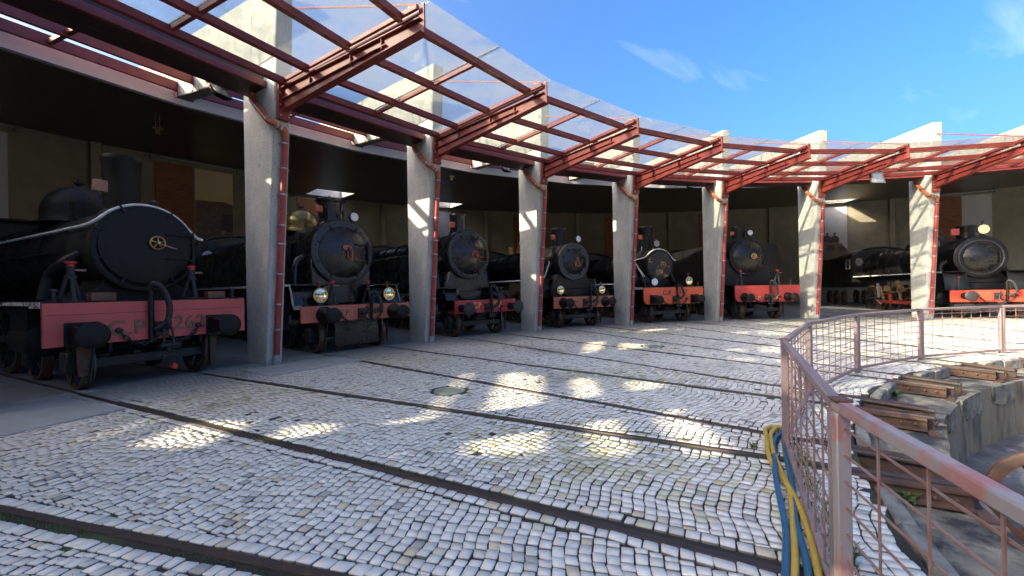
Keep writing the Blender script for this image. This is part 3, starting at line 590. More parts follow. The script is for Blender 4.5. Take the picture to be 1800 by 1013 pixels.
# ================================================================== CANOPY BAYS
def make_canopy():
    t = empty('glass_canopy_bay', (0, 0, 0)); c_, s_ = math.cos(DK), math.sin(DK)
    A = lambda r, z, o=.06: Vector((o, r - 20.7, z))                                 # at the left column line
    B = lambda r, z, o=.06: Vector((r * s_ - o * c_, r * c_ + o * s_ - 20.7, z))     # at the next column line
    # cantilever beam: steel I-section with a haunch below it
    cb = MB(); Y = lambda r: r - 20.7
    cb.hexa([(-.075, Y(20.2), 5.86), (.075, Y(20.2), 5.86), (.075, Y(20.2), 5.885), (-.075, Y(20.2), 5.885)], [(-.075, Y(16.08), 5.795), (.075, Y(16.08), 5.795), (.075, Y(16.08), 5.82), (-.075, Y(16.08), 5.82)])
    bm_ = cb.build('cantilever_beam', M['red_steel'], t, bevel=.004)
    MB().hexa([(-.009, Y(20.2), 5.40), (.009, Y(20.2), 5.40), (.009, Y(20.2), 5.858), (-.009, Y(20.2), 5.858)], [(-.009, Y(16.10), 5.595), (.009, Y(16.10), 5.595), (.009, Y(16.10), 5.794), (-.009, Y(16.10), 5.794)]).build('web_plate', M['red_steel'], bm_)
    MB().hexa([(-.075, Y(20.2), 5.385), (.075, Y(20.2), 5.385), (.075, Y(20.2), 5.408), (-.075, Y(20.2), 5.408)], [(-.085, Y(16.05), 5.578), (.085, Y(16.05), 5.578), (.085, Y(16.05), 5.60), (-.085, Y(16.05), 5.60)]).build('bottom_flange', M['red_steel'], bm_, bevel=.004)
    MB().hexa([(-.06, Y(20.2), 5.625), (.06, Y(20.2), 5.625), (.06, Y(20.2), 5.645), (-.06, Y(20.2), 5.645)], [(-.06, Y(16.9), 5.66), (.06, Y(16.9), 5.66), (.06, Y(16.9), 5.68), (-.06, Y(16.9), 5.68)]).build('middle_flange', M['red_steel'], bm_, bevel=.004)
    b = MB()
    for r in (17.0, 17.85, 19.15): b.box(-.06, .06, Y(r) - .006, Y(r) + .006, 5.62, 5.79)
    b.build('stiffener', M['red_steel'], bm_)
    MB().box(-.12, .12, Y(20.30), Y(20.19), 5.20, 5.92).build('end_plate', M['red_steel'], bm_, bevel=.006)
    b = MB()
    for x in (-.085, .085):
        for z in (5.28, 5.50, 5.75): b.lathe([(0, .018), (.025, .018), (.028, .008)], (x, Y(20.19), z), (0, -1, 0), 6)
    b.build('bolt', M['clamp'], bm_)
    MB().prism([(Y(16.03), 5.58), (Y(16.16), 5.58), (Y(16.14), 5.98), (Y(16.08), 6.06), (Y(16.03), 6.05)], 'yz', -.014, .014).build('tip_plate', M['red_steel'], bm_)
    # purlins
    for r, wd, m in ((16.48, .12, 'red_steel_worn'), (17.85, .11, 'red_steel_worn'), (19.15, .11, 'red_steel'), (20.02, .10, 'red_steel')):
        b = MB(); b.bar(A(r, 5.945, .082), B(r, 5.945, .082), .075, .125); b.build('purlin', M['red_steel'], t, bevel=.008)
        b = MB(); b.bar(A(r, 5.872, .083), B(r, 5.872, .083), .11, .018); b.build('purlin_flange', M[m], t, bevel=.004)
    # rafters between purlins: one in mid-bay, one beside each beam
    mid = lambda r, z: (A(r, z, 0) + B(r, z, 0)) / 2
    for ra, rb in ((16.56, 17.78), (17.92, 19.09), (19.22, 19.96)):
        MB().bar(mid(ra, 5.955), mid(rb, 5.955), .07, .09).build('rafter', M['red_steel'], t, bevel=.006)
    MB().bar(A(16.1, 5.975, .045), A(20.3, 5.975, .045), .055, .08).build('rafter', M['red_steel'], t, bevel=.006)
    MB().bar(B(16.1, 5.975, .075), B(20.3, 5.975, .075), .055, .08).build('rafter', M['red_steel'], t, bevel=.006)
    # glass panes, two across and two deep, with a joint strip
    for u0, u1 in ((0, .5), (.5, 1)):
        for ra, rb in ((15.93, 18.2), (18.215, 20.40)):
            L_ = lambda r, u, z: A(r, z, .0) * (1 - u) + B(r, z, .0) * u
            e = .004; p = [L_(ra, u0 + e, 6.035), L_(ra, u1 - e, 6.035), L_(rb, u1 - e, 6.035), L_(rb, u0 + e, 6.035)]
            MB().hexa(p, [q + Vector((0, 0, .012)) for q in p]).build('glass_pane', M['glass'], t, smooth=False)
    MB().bar(mid(15.95, 6.053), mid(20.4, 6.053), .035, .008).build('joint_strip', M['iron_brown'], t)
    # gutter along the column line
    gp = [(20.66, 6.20), (20.66, 5.93), (21.36, 5.93), (21.36, 6.20), (21.35, 6.20), (21.35, 5.945), (20.67, 5.945), (20.67, 6.20)]
    MB().hexa([A(r, z, .18) for r, z in gp], [B(r, z, .18) for r, z in gp]).build('gutter', M['gutter'], t, smooth=False)
    MB().bar(A(20.58, 5.99, .18), B(20.58, 5.99, .18), .06, .14).build('edge_beam', M['red_steel'], t, bevel=.006)
    MB().lathe([(0, .085), (.10, .085), (.12, .06), (.22, .06)], (-.235, Y(21.06), 6.1), (0, 0, -1), 12).build('gutter_outlet', M['red_steel'], t)
    # purlins across the open slot behind the gutter
    for r in (23.05, 24.40, 25.45):
        z = 6.83 + .10 * (r - 23.05) + .26
        MB().bar(A(r, z, .18), B(r, z, .18), .09, .26).build('slot_purlin', M['red_steel'], t, bevel=.01)
        for f_, sg in ((A, 1), (B, 1)):
            q = f_(r, z, .19); MB().bar(q + Vector((0, 0, .15)), q + Vector((0, 0, -.30)), .13, .02).build('bracket', M['red_steel'], t)
    for ra, rb in ((23.1, 24.36), (24.45, 25.40)):
        MB().bar(mid(ra, 7.06 + .1 * (ra - 23.05)), mid(rb, 7.06 + .1 * (rb - 23.05)), .10, .10).build('slot_tie', M['red_steel'], t, bevel=.006)
    MB().tube([A(16.12, 6.03, 0), A(17.0, 6.5, 0) * .0 + A(16.4, 6.12, 0)], .012, 6).build('tie_cable', M['clamp'], t)
    MB().tube([A(16.15, 6.06, 0), A(20.15, 7.55, 0)], .020, 6).build('tie_rod', M['red_steel'], t)
    return t
CANLAB = {0: 'glass canopy bay over the far-left engine, cut by the top left corner of the picture', 1: 'glass canopy bay in front of the brass-domed engine, its beam springing from the nearest pillar', 2: 'glass canopy bay in front of the flat-buffered engine',
          3: 'glass canopy bay in front of the white-boarded engine', 4: 'glass canopy bay in front of the orange-beamed engine', 5: 'glass canopy bay in front of the side-tank engine', 6: 'glass canopy bay that carries the large grey floodlight', 7: 'glass canopy bay at the right edge, over the right-hand engine'}
proto = make_canopy(); used = False
for k in range(-6, 10):
    o = place_rep(proto, k, used); used = True
    tag(o, CANLAB.get(k, 'glass canopy bay outside the picture'), 'glass canopy', 'red steel and glass canopy bays')

# ================================================================== LOCOMOTIVES (local x = across, y = away from the yard, y 0 = buffer faces)
def headlamp(t, x, y, z, R, lens, vent=True, body='black'):
    h = MB().lathe([(0, R * 1.06), (.02, R * 1.10), (.05, R * 1.08), (.13, R * .95), (.22, R * .6), (.23, 0.0)], (x, y, z), (0, 1, 0), 20).build('headlamp', M[body], t)
    MB().lathe([(0, R * 1.10), (-.012, R * 1.10), (-.012, R * .93), (0, R * .93)], (x, y, z), (0, 1, 0), 20).build('lamp_rim', M['brass' if lens == 'reflector' else 'dark_iron'], h)
    MB().lathe([(-.022, 0.0), (-.018, R * .5), (-.005, R * .93)], (x, y, z), (0, 1, 0), 20).build('lens', M[lens], h)
    MB().box(x - .05, x + .05, y + .05, y + .15, z - R * 1.05 - .06, z - R * .9).build('lamp_bracket', M['dark_iron'], h)
    if vent: MB().lathe([(0, .035), (.12, .03), (.13, .06), (.16, .062), (.17, .03)], (x, y + .08, z + R * .98), (0, 0, 1), 10).build('vent', M['iron_brown' if lens == 'reflector' else 'dark_iron'], h)
    return h
def handwheel(t, x, y, z, R, m, lever=True):
    b = MB(); b.tube([(x + R * math.cos(a), y, z + R * math.sin(a)) for a in np.linspace(0, 2 * PI, 19)[:-1]], R * .13, 6, closed=True)
    for q in range(5): a = .3 + q * 2 * PI / 5; b.tube([(x, y, z), (x + R * math.cos(a), y, z + R * math.sin(a))], R * .08, 5)
    b.lathe([(-.05, R * .2), (.1, R * .25)], (x, y, z), (0, 1, 0), 10); o = b.build('handwheel', M[m], t)
    if lever: MB().bar((x, y - .04, z - .02), (x + .28, y - .04, z - .10), .03, .02).build('lever', M['pink_plate' if m == 'brass' else 'red_cap'], o)
    return o
def wheel(t, x, y, R, sgn, w_=.13, spokes=9, m='dark_iron', tyre='brown_tyre'):
    b = MB(); b.lathe([(-.03, R * .22), (.10, R * .22), (.11, R * .14), (.13, .001)], (x, y, R), (sgn, 0, 0), 14)
    for q in range(spokes):
        a = 2 * PI * q / spokes + .2; d = Vector((0, math.cos(a), math.sin(a))); c = Vector((x + sgn * .04, y, R)); b.bar(c + d * R * .18, c + d * R * .86, .045, .07, (1, 0, 0))
    o = b.build('wheel', M[m], t)
    MB().lathe([(-.07, R * .8), (-.07, R + .028), (-.045, R + .03), (-.035, R), (.065, R - .006), (.065, R * .82), (-.07, R * .8)], (x, y, R), (sgn, 0, 0), 40).build('tyre', M[tyre], o); return o
def chain_links(p0, p1, sag, n, rr=.028):
    b = MB(); p0, p1 = Vector(p0), Vector(p1)
    P = [p0.lerp(p1, i / n) - Vector((0, 0, sag * 4 * (i / n) * (1 - i / n))) for i in range(n + 1)]
    for i in range(n):
        c = (P[i] + P[i + 1]) / 2; d = (P[i + 1] - P[i]).normalized(); s_ = d.cross(Vector((0, 1, 0))).normalized() if i % 2 else Vector((0, 1, 0)); L_ = (P[i + 1] - P[i]).length * .68
        b.tube([c + d * L_ * math.cos(a) + s_ * rr * math.sin(a) for a in np.linspace(0, 2 * PI, 11)[:-1]], .011, 5, closed=True)
    return b
def buffers(t, style, zb, xs=.975, R=.19, dx=0):
    for sg in (-1, 1):
        x = sg * xs + dx; b = MB()
        if style == 'box':
            b.prism([(x - .20, zb - .19), (x + .20, zb - .19), (x + .20, zb + .19), (x - .20, zb + .19)], 'xz', .46, .498)
            b.hexa([(x - .16, .46, zb - .15), (x + .16, .46, zb - .15), (x + .16, .46, zb + .15), (x - .16, .46, zb + .15)], [(x - .11, .14, zb - .10), (x + .11, .14, zb - .10), (x + .11, .14, zb + .10), (x - .11, .14, zb + .10)])
        elif style == 'tube':
            b.lathe([(0, .135), (.03, .135), (.03, .115), (.40, .115)], (x, .498, zb), (0, -1, 0), 20)
        else:
            b.lathe([(0, R * 1.12), (.03, R * 1.12), (.08, R * 1.0), (.18, R * .62), (.26, R * .5), (.34, R * .5)], (x, .498, zb), (0, -1, 0), 22)
        o = b.build('buffer', M['black'], t, bevel=.008 if style == 'box' else 0)
        h = MB().lathe([(.09, .055), (.075, R * .9), (.06, R), (.045, R), (.015, R * .8), (0, R * .35), (0, 0.0)], (x, 0, zb), (0, 1, 0), 28); h.lathe([(0, .06), (.5, .06)], (x, .05, zb), (0, 1, 0), 10)
        hb = h.build('buffer_head', M['dark_iron' if style == 'tube' else 'black_dusty'], o)
        if style == 'tube': MB().lathe([(-.004, 0.0), (-.004, .022), (.01, .022)], (x, -.001, zb), (0, 1, 0), 12).build('centre_hole', M['rubber'], hb)
def coupling(t, zb, tassel=False):
    b = MB(); b.box(-.10, .10, .44, .498, zb - .13, zb + .13); b.lathe([(0, .07), (.1, .05)], (0, .45, zb), (0, -1, 0), 10)
    b.tube(smooth_path([(0, .38, zb), (0, .24, zb + .02), (0, .18, zb + .12), (0, .26, zb + .17)], 4), .034, 8); b.build('drawhook', M['dark_iron'], t, bevel=.006)
    b = MB()
    for x in (-.055, .055): b.tube([(x, .24, zb + .03), (x * 1.4, .21, zb - .28)], .018, 6)
    b.lathe([(-.13, .03), (.13, .03)], (0, .21, zb - .28), (1, 0, 0), 10); b.tube([(0, .21, zb - .28), (0, .22, zb - .50)], .02, 6); b.lathe([(-.1, .025), (.1, .025)], (0, .22, zb - .46), (1, 0, 0), 8); b.build('screw_coupling', M['dark_iron'], t)
    if tassel:
        o = MB().tube([(.06, .2, zb - .3), (.065, .2, zb - .62)], .006, 5).build('cord', M['rubber'], t)
        MB().lathe([(-.055, 0.0), (-.03, .045), (.02, .05), (.06, .012)], (.065, .2, zb - .66), (0, 0, 1), 10).build('tassel_weight', M['red_cap'], t)
def brake_hose(t, x, z0, z1, flip=1):
    MB().tube([(x, .44, z0), (x, .44, z1)], .042, 10).build('brake_pipe', M['black'], t)
    MB().tube(smooth_path([(x, .44, z1), (x + .02 * flip, .36, z1 + .08), (x + .12 * flip, .30, z1 - .02), (x + .20 * flip, .28, z1 - .30), (x + .17 * flip, .30, z0 + .34), (x + .03 * flip, .38, z0 + .22)], 6), .048, 10).build('brake_hose', M['rubber'], t)
def jack(loc, rz, lab, s=1.0):
    t = empty('screw_jack', loc, rz); tag(t, lab, 'screw jack', 'red-topped screw jacks on the engine fronts')
    b = MB()
    for q in range(3):
        a = q * 2 * PI / 3 + .5; b.tube([(.14 * s * math.cos(a), .14 * s * math.sin(a), 0), (.045 * s * math.cos(a), .045 * s * math.sin(a), .38 * s)], [.035 * s, .028 * s], 8)
    b.lathe([(0, .165 * s), (.03, .165 * s)], (0, 0, 0), (0, 0, 1), 16); b.build('tripod', M['dark_iron'], t)
    MB().lathe([(0, .075 * s), (.05 * s, .08 * s), (.06 * s, .055 * s), (.17 * s, .05 * s), (.18 * s, .065 * s), (.2 * s, .06 * s)], (0, 0, .36 * s), (0, 0, 1), 14).build('body', M['dark_iron'], t)
    MB().lathe([(0, .045 * s), (.05 * s, .05 * s), (.06 * s, .075 * s), (.085 * s, .075 * s)], (0, 0, .55 * s), (0, 0, 1), 14).build('cap', M['red_cap'], t)
    MB().tube([(0, 0, .50 * s), (.17 * s, -.03, .50 * s)], .016, 6).build('handle', M['pink_plate'], t)
    return t

def locomotive(k, t0, label, P):
    t = empty('steam_locomotive', pol(20.25, k - .5, t0), rotz(k - .5)); tag(t, label, 'locomotive', 'steam engines parked in the stalls')
    bk = M[P['black']]; xl, xr = P['beam']; z0, z1 = P['bz']; zb = P['zb']; ys = P['ys']; R = P['R']; zc = P['zc']; yend = P.get('yend', 9.0); zf = P['zf']
    # --- buffer beam
    if P.get('round'):
        rr = .24; poly = [(xl + rr - rr * math.cos(a), z0 + rr - rr * math.sin(a)) for a in np.linspace(0, PI / 2, 7)] + [(xr - rr + rr * math.sin(a), z0 + rr - rr * math.cos(a)) for a in np.linspace(0, PI / 2, 7)] + [(xr, z1), (xl, z1)]
    else: poly = [(xl, z0), (xr, z0), (xr, z1), (xl, z1)]
    bb = MB().prism(poly, 'xz', .5, .57).build('buffer_beam', M[P['bmat']], t, bevel=.006)
    if P.get('rivets'):
        b = MB()
        for x in np.arange(xl + .07, xr - .05, P['rivets']):
            for z in (z0 + .045, z1 - .045): b.lathe([(0, .015), (.008, .012), (.012, .004)], (x, .5, z), (0, -1, 0), 6)
        for z in np.arange(z0 + .1, z1 - .05, .11):
            for x in (xl + .05, xr - .05): b.lathe([(0, .015), (.008, .012), (.012, .004)], (x, .5, z), (0, -1, 0), 6)
        b.build('rivets', M[P['bmat']], bb)
    if P.get('seam'): MB().box(xl + .01, xr - .01, .4965, .50, P['seam'], P['seam'] + .006).build('seam', M['dark_iron'], bb)
    MB().box(xl + .02, xr - .02, .572, .66, z0 + .05, z1 - .02).build('beam_backing', bk, t)
    tx = P['text']
    for body, x, z, size in tx: text_obj(body, size, .008, M[P['tmat']], t, (x, .49, z), sx=P.get('tsx', 1.0))
    buffers(t, P['buf'], zb, R=P.get('bR', .19), dx=P.get('bdx', 0)); coupling(t, zb, P.get('tassel', False))
    brake_hose(t, P.get('hx', .12), zb - .22, z1 + P.get('hup', .2))
    for sg in (-1, 1): chain_links((sg * .58, .47, zb), (sg * .07, .40, zb - .12), .16, 9).build('safety_chain', M['dark_iron'], t)
    for x in (-.58, .58): MB().lathe([(0, .05), (.05, .045), (.06, .03)], (x, .498, zb + .02), (0, -1, 0), 8).build('chain_eye', M['dark_iron'], t)
    # --- frame, guard irons, brake bar
    for sg in (-1, 1):
        MB().box(sg * .66 - .02, sg * .66 + .02, .575, yend + .5, .62, z1 - .03).build('frame_plate', bk, t)
        MB().bar((sg * .84, .62, z0 + .08), (sg * .88, .70, .16), .06, .025, (1, 0, 0)).build('guard_iron', M['dark_iron'], t)
    if P.get('bar'): MB().box(-.98, .98, .84, .90, .36, .52).build('stretcher_bar', M['dark_iron'], t, bevel=.01)
    if P.get('plough'): MB().box(-.62, .62, .70, .74, .18, z0).build('front_plate', bk, t)
    # --- wheels
    wr = P.get('wr', .43)
    for y in P.get('lead', (1.25, 2.95)):
        for sg in (-1, 1): wheel(t, sg * GA, y, wr, sg)
        MB().tube([(-.8, y, wr), (.8, y, wr)], .075, 10).build('axle', M['dark_iron'], t)
        for sg in (-1, 1): MB().box(sg * 1.0 - .07, sg * 1.0 + .07, y - .16, y + .16, wr - .14, wr + .2).build('axle_box', M['dark_iron'], t, bevel=.02)
    for y in P.get('drive', (4.6, 6.2, 7.8)):
        for sg in (-1, 1): wheel(t, sg * GA, y, .68, sg, spokes=12)
    # --- footplate and running boards
    wd = P['wd']; yr = P['yr']; zr = P['zr']
    MB().box(-wd + P.get('fx', 0), wd + P.get('fx', 0), .571, yr, zf - .035, zf).build('footplate', bk, t, bevel=.006)
    for sg in (-1, 1):
        rb = MB(); rb.box(min(sg * wd, sg * .62), max(sg * wd, sg * .62), yr + .002, yend + .3, zr - .035, zr)
        if zr > zf + .05: rb.prism([(yr - .02, zf - .03), (yr + .02, zf - .03), (yr + .24, zr - .04), (yr + .24, zr), (yr + .2, zr), (yr - .02, zf)], 'yz', min(sg * wd, sg * .62), max(sg * wd, sg * .62))
        ro = rb.build('running_board', bk, t, bevel=.005)
        if P.get('edge'):
            e = MB(); ya = yr + .24 if zr > zf + .05 else yr
            e.prism([(ya, zr - .05), (yend, zr - .05), (yend, zr + .005), (ya, zr + .005)], 'yz', sg * wd - .001 if sg < 0 else wd + .001, sg * (wd + .014))
            if zr > zf + .05 and P['edge'] != 'flat': e.prism([(yr - .02, zf - .05), (yr + .03, zf - .05), (yr + .24, zr - .06), (yr + .24, zr + .005), (yr + .18, zr), (yr - .02, zf + .005)], 'yz', sg * wd - .001 if sg < 0 else wd + .001, sg * (wd + .014))
            if P['edge'] not in ('side', 'flat'): e.prism([(.575, zf - .09), (yr, zf - .09), (yr, zf + .005), (.575, zf + .005)], 'yz', sg * wd - .001 if sg < 0 else wd + .001, sg * (wd + .014))
            e.build('edge_strip', M[P.get('edgem', 'white_paint')], ro)
    # --- cylinders
    for sg in (-1, 1):
        x = sg * P.get('cx', 1.12); zc_ = P.get('cz', .82); b = MB(); b.lathe([(0, .0), (0.0, .12), (.03, .24), (.05, .27), (.95, .27), (.98, .24), (1.0, .0)], (x, 1.55, zc_), (0, 1, 0), 22); b.box(x - .22, x + .22, 1.62, 2.48, zc_ + .1, max(zr - .05, zc_ + .3)); b.build('cylinder', bk, t)
        MB().bar((x, 2.6, zc_), (x, 5.0, .70), .07, .10).build('connecting_rod', M['dark_iron'], t)
        MB().bar((x * .985, P.get('drive', (4.6, 6.2, 7.8))[0], .62), (x * .985, P.get('drive', (4.6, 6.2, 7.8))[-1], .62), .05, .11).build('coupling_rod', M['dark_iron'], t)
    for sg in (-1, 1):
        MB().tube(smooth_path([(sg * R * .92, ys + .55, zc - R * .15), (sg * (R + .14), ys + .58, zc - R * .35), (sg * (R + .20), 1.95, zf + .45), (sg * (P.get('cx', 1.12) - .05), 1.95, zf + .02)], 5), [.10] * 16, 10).build('steam_pipe', bk, t)
        MB().tube([(sg * (R + .03), ys + 1.7, zc - R * .05), (sg * (R + .03), yend - .1, zc - R * .05)], .028, 6).build('feed_pipe', bk, t)
        b = MB(); b.lathe([(0, .05), (.05, .05), (.06, .03), (.16, .03), (.17, .055), (.20, .055), (.21, .02)], (sg * (abs(xl) - .16), .66, z1 + .01), (0, 0, 1), 10); b.build('lamp_iron', M['dark_iron'], t)
    for a in np.linspace(R_(18), R_(162), 15):
        MB().lathe([(0, .017), (.010, .013), (.015, .004)], (R * math.cos(a), ys + .10, zc + R * math.sin(a)), (math.cos(a), 0, math.sin(a)), 6).build('rivet', bk, t)
    # --- saddle
    sad = P.get('saddle', 'flare'); yb = ys + 1.15
    if sad == 'flare':
        zt = zc - R * .72; hw = R * .70
        left = [(-hw - .62 * (1 - q) ** 2.2, zf + (zt - zf) * q) for q in np.linspace(0, 1, 8)]
        MB().prism(left + [(-u, v) for u, v in reversed(left)], 'xz', ys + .16, yb).build('saddle', bk, t, angle=60)
    elif sad == 'box':
        MB().box(-P.get('sw', R * .98), P.get('sw', R * .98), ys + .06, yb + .4, zf + .001, zc - .05).build('saddle', bk, t, bevel=.02)
    else:
        MB().hexa([(-.98, ys + .10, zf + .28), (.98, ys + .10, zf + .28), (.98, yb, zf + .28), (-.98, yb, zf + .28)], [(-.70, ys + .10, zc - R * .70), (.70, ys + .10, zc - R * .70), (.70, yb, zc - R * .70), (-.70, yb, zc - R * .70)]).build('saddle', bk, t, bevel=.02)
        MB().box(-1.1, 1.1, ys - .05, yb + .2, zf + .001, zf + .28).build('saddle_base', bk, t, bevel=.01)
        for sg in (-1, 1): MB().prism([(.60, zf), (ys - .05, zf), (ys - .05, zf + .30)], 'yz', sg * .72 - .012, sg * .72 + .012).build('gusset', bk, t)
    # --- smokebox, door, boiler
    sb = MB().lathe([(0, R * .90), (.02, R), (1.5, R), (1.52, R * .955)], (0, ys, zc), (0, 1, 0), 56).build('smokebox', bk, t)
    rw = P.get('ringw', .16); rd = P['Rd']
    ro = MB().lathe([(.02, R * 1.015), (-.03, R * 1.015), (-.045, R * .99), (-.045, rd + .015), (.0, rd + .01)], (0, ys, zc), (0, 1, 0), 56).build('smokebox_ring', M[P.get('ringm', 'ring')], t)
    nr = P.get('nriv', 28); b = MB()
    for q in range(nr):
        a = 2 * PI * q / nr; rm = (R * .99 + rd) / 2 + .01; b.lathe([(0, .021), (.012, .018), (.02, .006)], (rm * math.cos(a), ys - .045, zc + rm * math.sin(a)), (0, -1, 0), 6)
    b.build('rivets', M['black'], ro)
    dd = P.get('dish', .12); zd = zc + P.get('dz', 0)
    prof = [(-.05, rd)] + [(-.055 - dd * (1 - (q / 8) ** 2), rd * q / 8) for q in range(7, 0, -1)] + [(-.055 - dd, 0.0)]
    door = MB().lathe(prof, (0, ys, zd), (0, 1, 0), 56).build('smokebox_door', M[P.get('doorm', 'black')], t, angle=60)
    if P.get('hinge', 1):
        sg = P.get('hinge', 1); b = MB()
        for z in (zd + rd * .33, zd - rd * .33):
            x1 = sg * math.sqrt(max(rd ** 2 - (rd * .33) ** 2, 0)) * 1.06; b.tube(smooth_path([(x1, ys - .07, z), (x1 * .75, ys - .07 - dd * .45, z), (x1 * .35, ys - .075 - dd * .8, z)], 4), .018, 6)
        b.tube([(sg * (rd + .02), ys - .075, zd + rd * .45), (sg * (rd + .02), ys - .075, zd - rd * .45)], .022, 8); b.build('door_hinge', M[P.get('hingem', 'black')], door)
    for a in P.get('dogs', (20, 60, 120, 160, 200, 240, 300, 340)): MB().bar((rd * .95 * math.cos(R_(a)), ys - .075, zd + rd * .95 * math.sin(R_(a))), ((rd + .09) * math.cos(R_(a)), ys - .06, zd + (rd + .09) * math.sin(R_(a))), .035, .03).build('door_clamp', M['black'], door)
    hk = P.get('handle')
    if hk == 'wheel': handwheel(door, P.get('whx', 0), ys - .09 - dd, zd + P.get('whz', 0), P.get('whr', .11), P.get('whm', 'brass'))
    elif hk == 'hook':
        b = MB(); b.lathe([(0, .07), (-.04, .07)], (-.05, ys - .06 - dd, zd + .12), (0, 1, 0), 14); b.tube(smooth_path([(-.05, ys - .10 - dd, zd + .12), (.06, ys - .12 - dd, zd + .15), (.12, ys - .12 - dd, zd + .0), (.10, ys - .12 - dd, zd - .22)], 5), .025, 6); b.bar((-.0, ys - .1 - dd, zd + .02), (.02, ys - .1 - dd, zd - .18), .04, .02); b.build('door_handle', M['orange_plate'], door)
    elif hk == 'triangle':
        b = MB(); p = [(-.06, zd - .20), (.02, zd + .16), (.16, zd - .18)]
        for q in range(3): a_, c_ = p[q], p[(q + 1) % 3]; b.tube([(a_[0], ys - .10 - dd, a_[1]), (c_[0], ys - .10 - dd, c_[1])], .018, 6)
        b.tube([(-.10, ys - .1 - dd, zd + .05), (-.08, ys - .1 - dd, zd - .2)], .016, 6); b.build('door_handle', M['orange_plate'], door)
    Rb = R * P.get('boil', .96)
    bo = MB().lathe([(0, Rb), (yend - ys - 3.2, Rb * 1.02), (yend - ys - 1.5, Rb * 1.06)], (0, ys + 1.521, zc), (0, 1, 0), 48).build('boiler', bk, t)
    for y in np.arange(ys + 2.4, yend - .2, 1.25): MB().lathe([(0, Rb * 1.02), (0, Rb * 1.05 + .012), (.06, Rb * 1.05 + .012), (.06, Rb * 1.02)], (0, y, zc), (0, 1, 0), 48).build('boiler_band', bk, bo)
    # --- chimney, dome, valves
    yc, rc, cz1 = P['chim']; zt = zc + math.sqrt(R * R - (rc * 1.2) ** 2) - .04; H = cz1 - zt; flare = P.get('cflare', 1.12)
    MB().lathe([(0, rc * 1.5), (.05, rc * 1.25), (.14, rc * 1.0), (H * .55, rc * 1.0), (H - .12, rc * (flare * .5 + .5)), (H - .10, rc * flare), (H - .02, rc * flare * 1.02), (H, rc * flare * .98), (H, rc * flare * .82), (H - .25, rc * .78)], (0, yc, zt), (0, 0, 1), 32).build('chimney', bk, t)
    if P.get('clid'): MB().lathe([(0, .14), (.03, .14), (.05, .03), (.10, .025)], (0, yc, cz1), (0, 0, 1), 12).build('chimney_lid', bk, t)
    for yd, rdm, zd1, md in P.get('domes', ()):
        zt2 = zc + Rb * .93; h2 = zd1 - zt2; rs_ = min(rdm, h2 * .8)
        MB().lathe([(0, rdm * 1.25), (.06, rdm * 1.05), (.12, rdm)] + [(h2 - rs_ + rs_ * math.sin(a), rdm * math.cos(a) if a < PI / 2 - .01 else 0.0) for a in np.linspace(0, PI / 2, 9)], (0, yd, zt2), (0, 0, 1), 32).build('dome', M[md], t)
        MB().lathe([(0, .05), (.05, .05), (.06, .09), (.09, .09), (.11, .04), (.16, .03)], (0, yd, zd1 - .01), (0, 0, 1), 12).build('dome_valve', bk, t)
    for x, y, z, h, r_, m_ in P.get('fit', ()):
        MB().lathe([(0, r_), (h * .3, r_), (h * .32, r_ * .6), (h * .7, r_ * .6), (h * .72, r_ * .8), (h * .85, r_ * .8), (h, r_ * .25)], (x, y, z), (0, 0, 1), 12).build('boiler_fitting', M[m_], t)
    for x, y, z, s_, m_ in P.get('plates', ()):
        MB().box(x - s_, x + s_, y, y + .09, z - s_, z + s_ * 1.1).build('marker_plate', M[m_], t, bevel=.012)
    for x, y, z, R_l, lens in P.get('lamps', ()): headlamp(t, x, y, z, R_l, lens)
    # --- handrails
    hm = M[P.get('railm', 'black')]
    if P.get('archrail'):
        rr = R + .03; y = ys + .02; pts = [(rr + .12, y, zc + R * .33), (rr + .03, y, zc + R * .37)] + arc(0, zc, rr, 33, 140, 16, y)
        e = pts[-1]; pts += [(e[0] - .09, y + .08, e[2] - .10), (e[0] - .15, y + .35, e[2] - .15), (e[0] - .15, y + .9, e[2] - .15), (e[0] - .14, y + 2, e[2] - .15)]
        if P['archrail'] == 'long': pts += [(e[0] - .14, yend - 1, e[2] - .15)]
        MB().tube(smooth_path(pts, 3), .026, 8).build('handrail', hm, t)
        for y in np.arange(ys + 1.2, yend - 1, 1.1): MB().tube([(e[0] - .14, y, e[2] - .16), (e[0] + .12, y, e[2] - .20)], .02, 6).build('rail_stanchion', bk, t)
    else:
        rr = R + .05; y = ys + .05; pts = [(-rr * math.cos(R_(15)) - .02, yend - 1, zc + R * .3), (-rr * math.cos(R_(15)) - .02, ys + .5, zc + R * .3)] + arc(0, zc, rr, 155, 25, 14, y) + [(rr * math.cos(R_(15)) + .02, ys + .5, zc + R * .3), (rr * math.cos(R_(15)) + .02, yend - 1, zc + R * .3)]
        MB().tube(pts, .018, 6).build('handrail', hm, t)
    # --- cab, tanks, tender
    cw, cz0, cz1 = P.get('cab', (1.42, 1.3, 3.55)); yc0, yc1 = yend + .02, yend + 2.2
    roof = [(cw * math.sin(a) * 1.05, cz1 - .55 + .62 * math.cos(a) - .05) for a in np.linspace(-1.25, 1.25, 13)]
    cb = MB(); cb.prism([(-cw, cz0), (cw, cz0), (cw, cz1 - .38)] + list(reversed([(u / 1.05, v - .04) for u, v in roof])) + [(-cw, cz1 - .38)], 'xz', yc0, yc0 + .03)
    for sg in (-1, 1): cb.box(min(sg * cw, sg * (cw - .03)), max(sg * cw, sg * (cw - .03)), yc0 + .031, yc1, cz0, cz1 - .42)
    cab = cb.build('cab', bk, t)
    MB().prism(roof + [(u, v + .04) for u, v in reversed(roof)], 'xz', yc0 - .15, yc1 + .3).build('cab_roof', bk, cab)
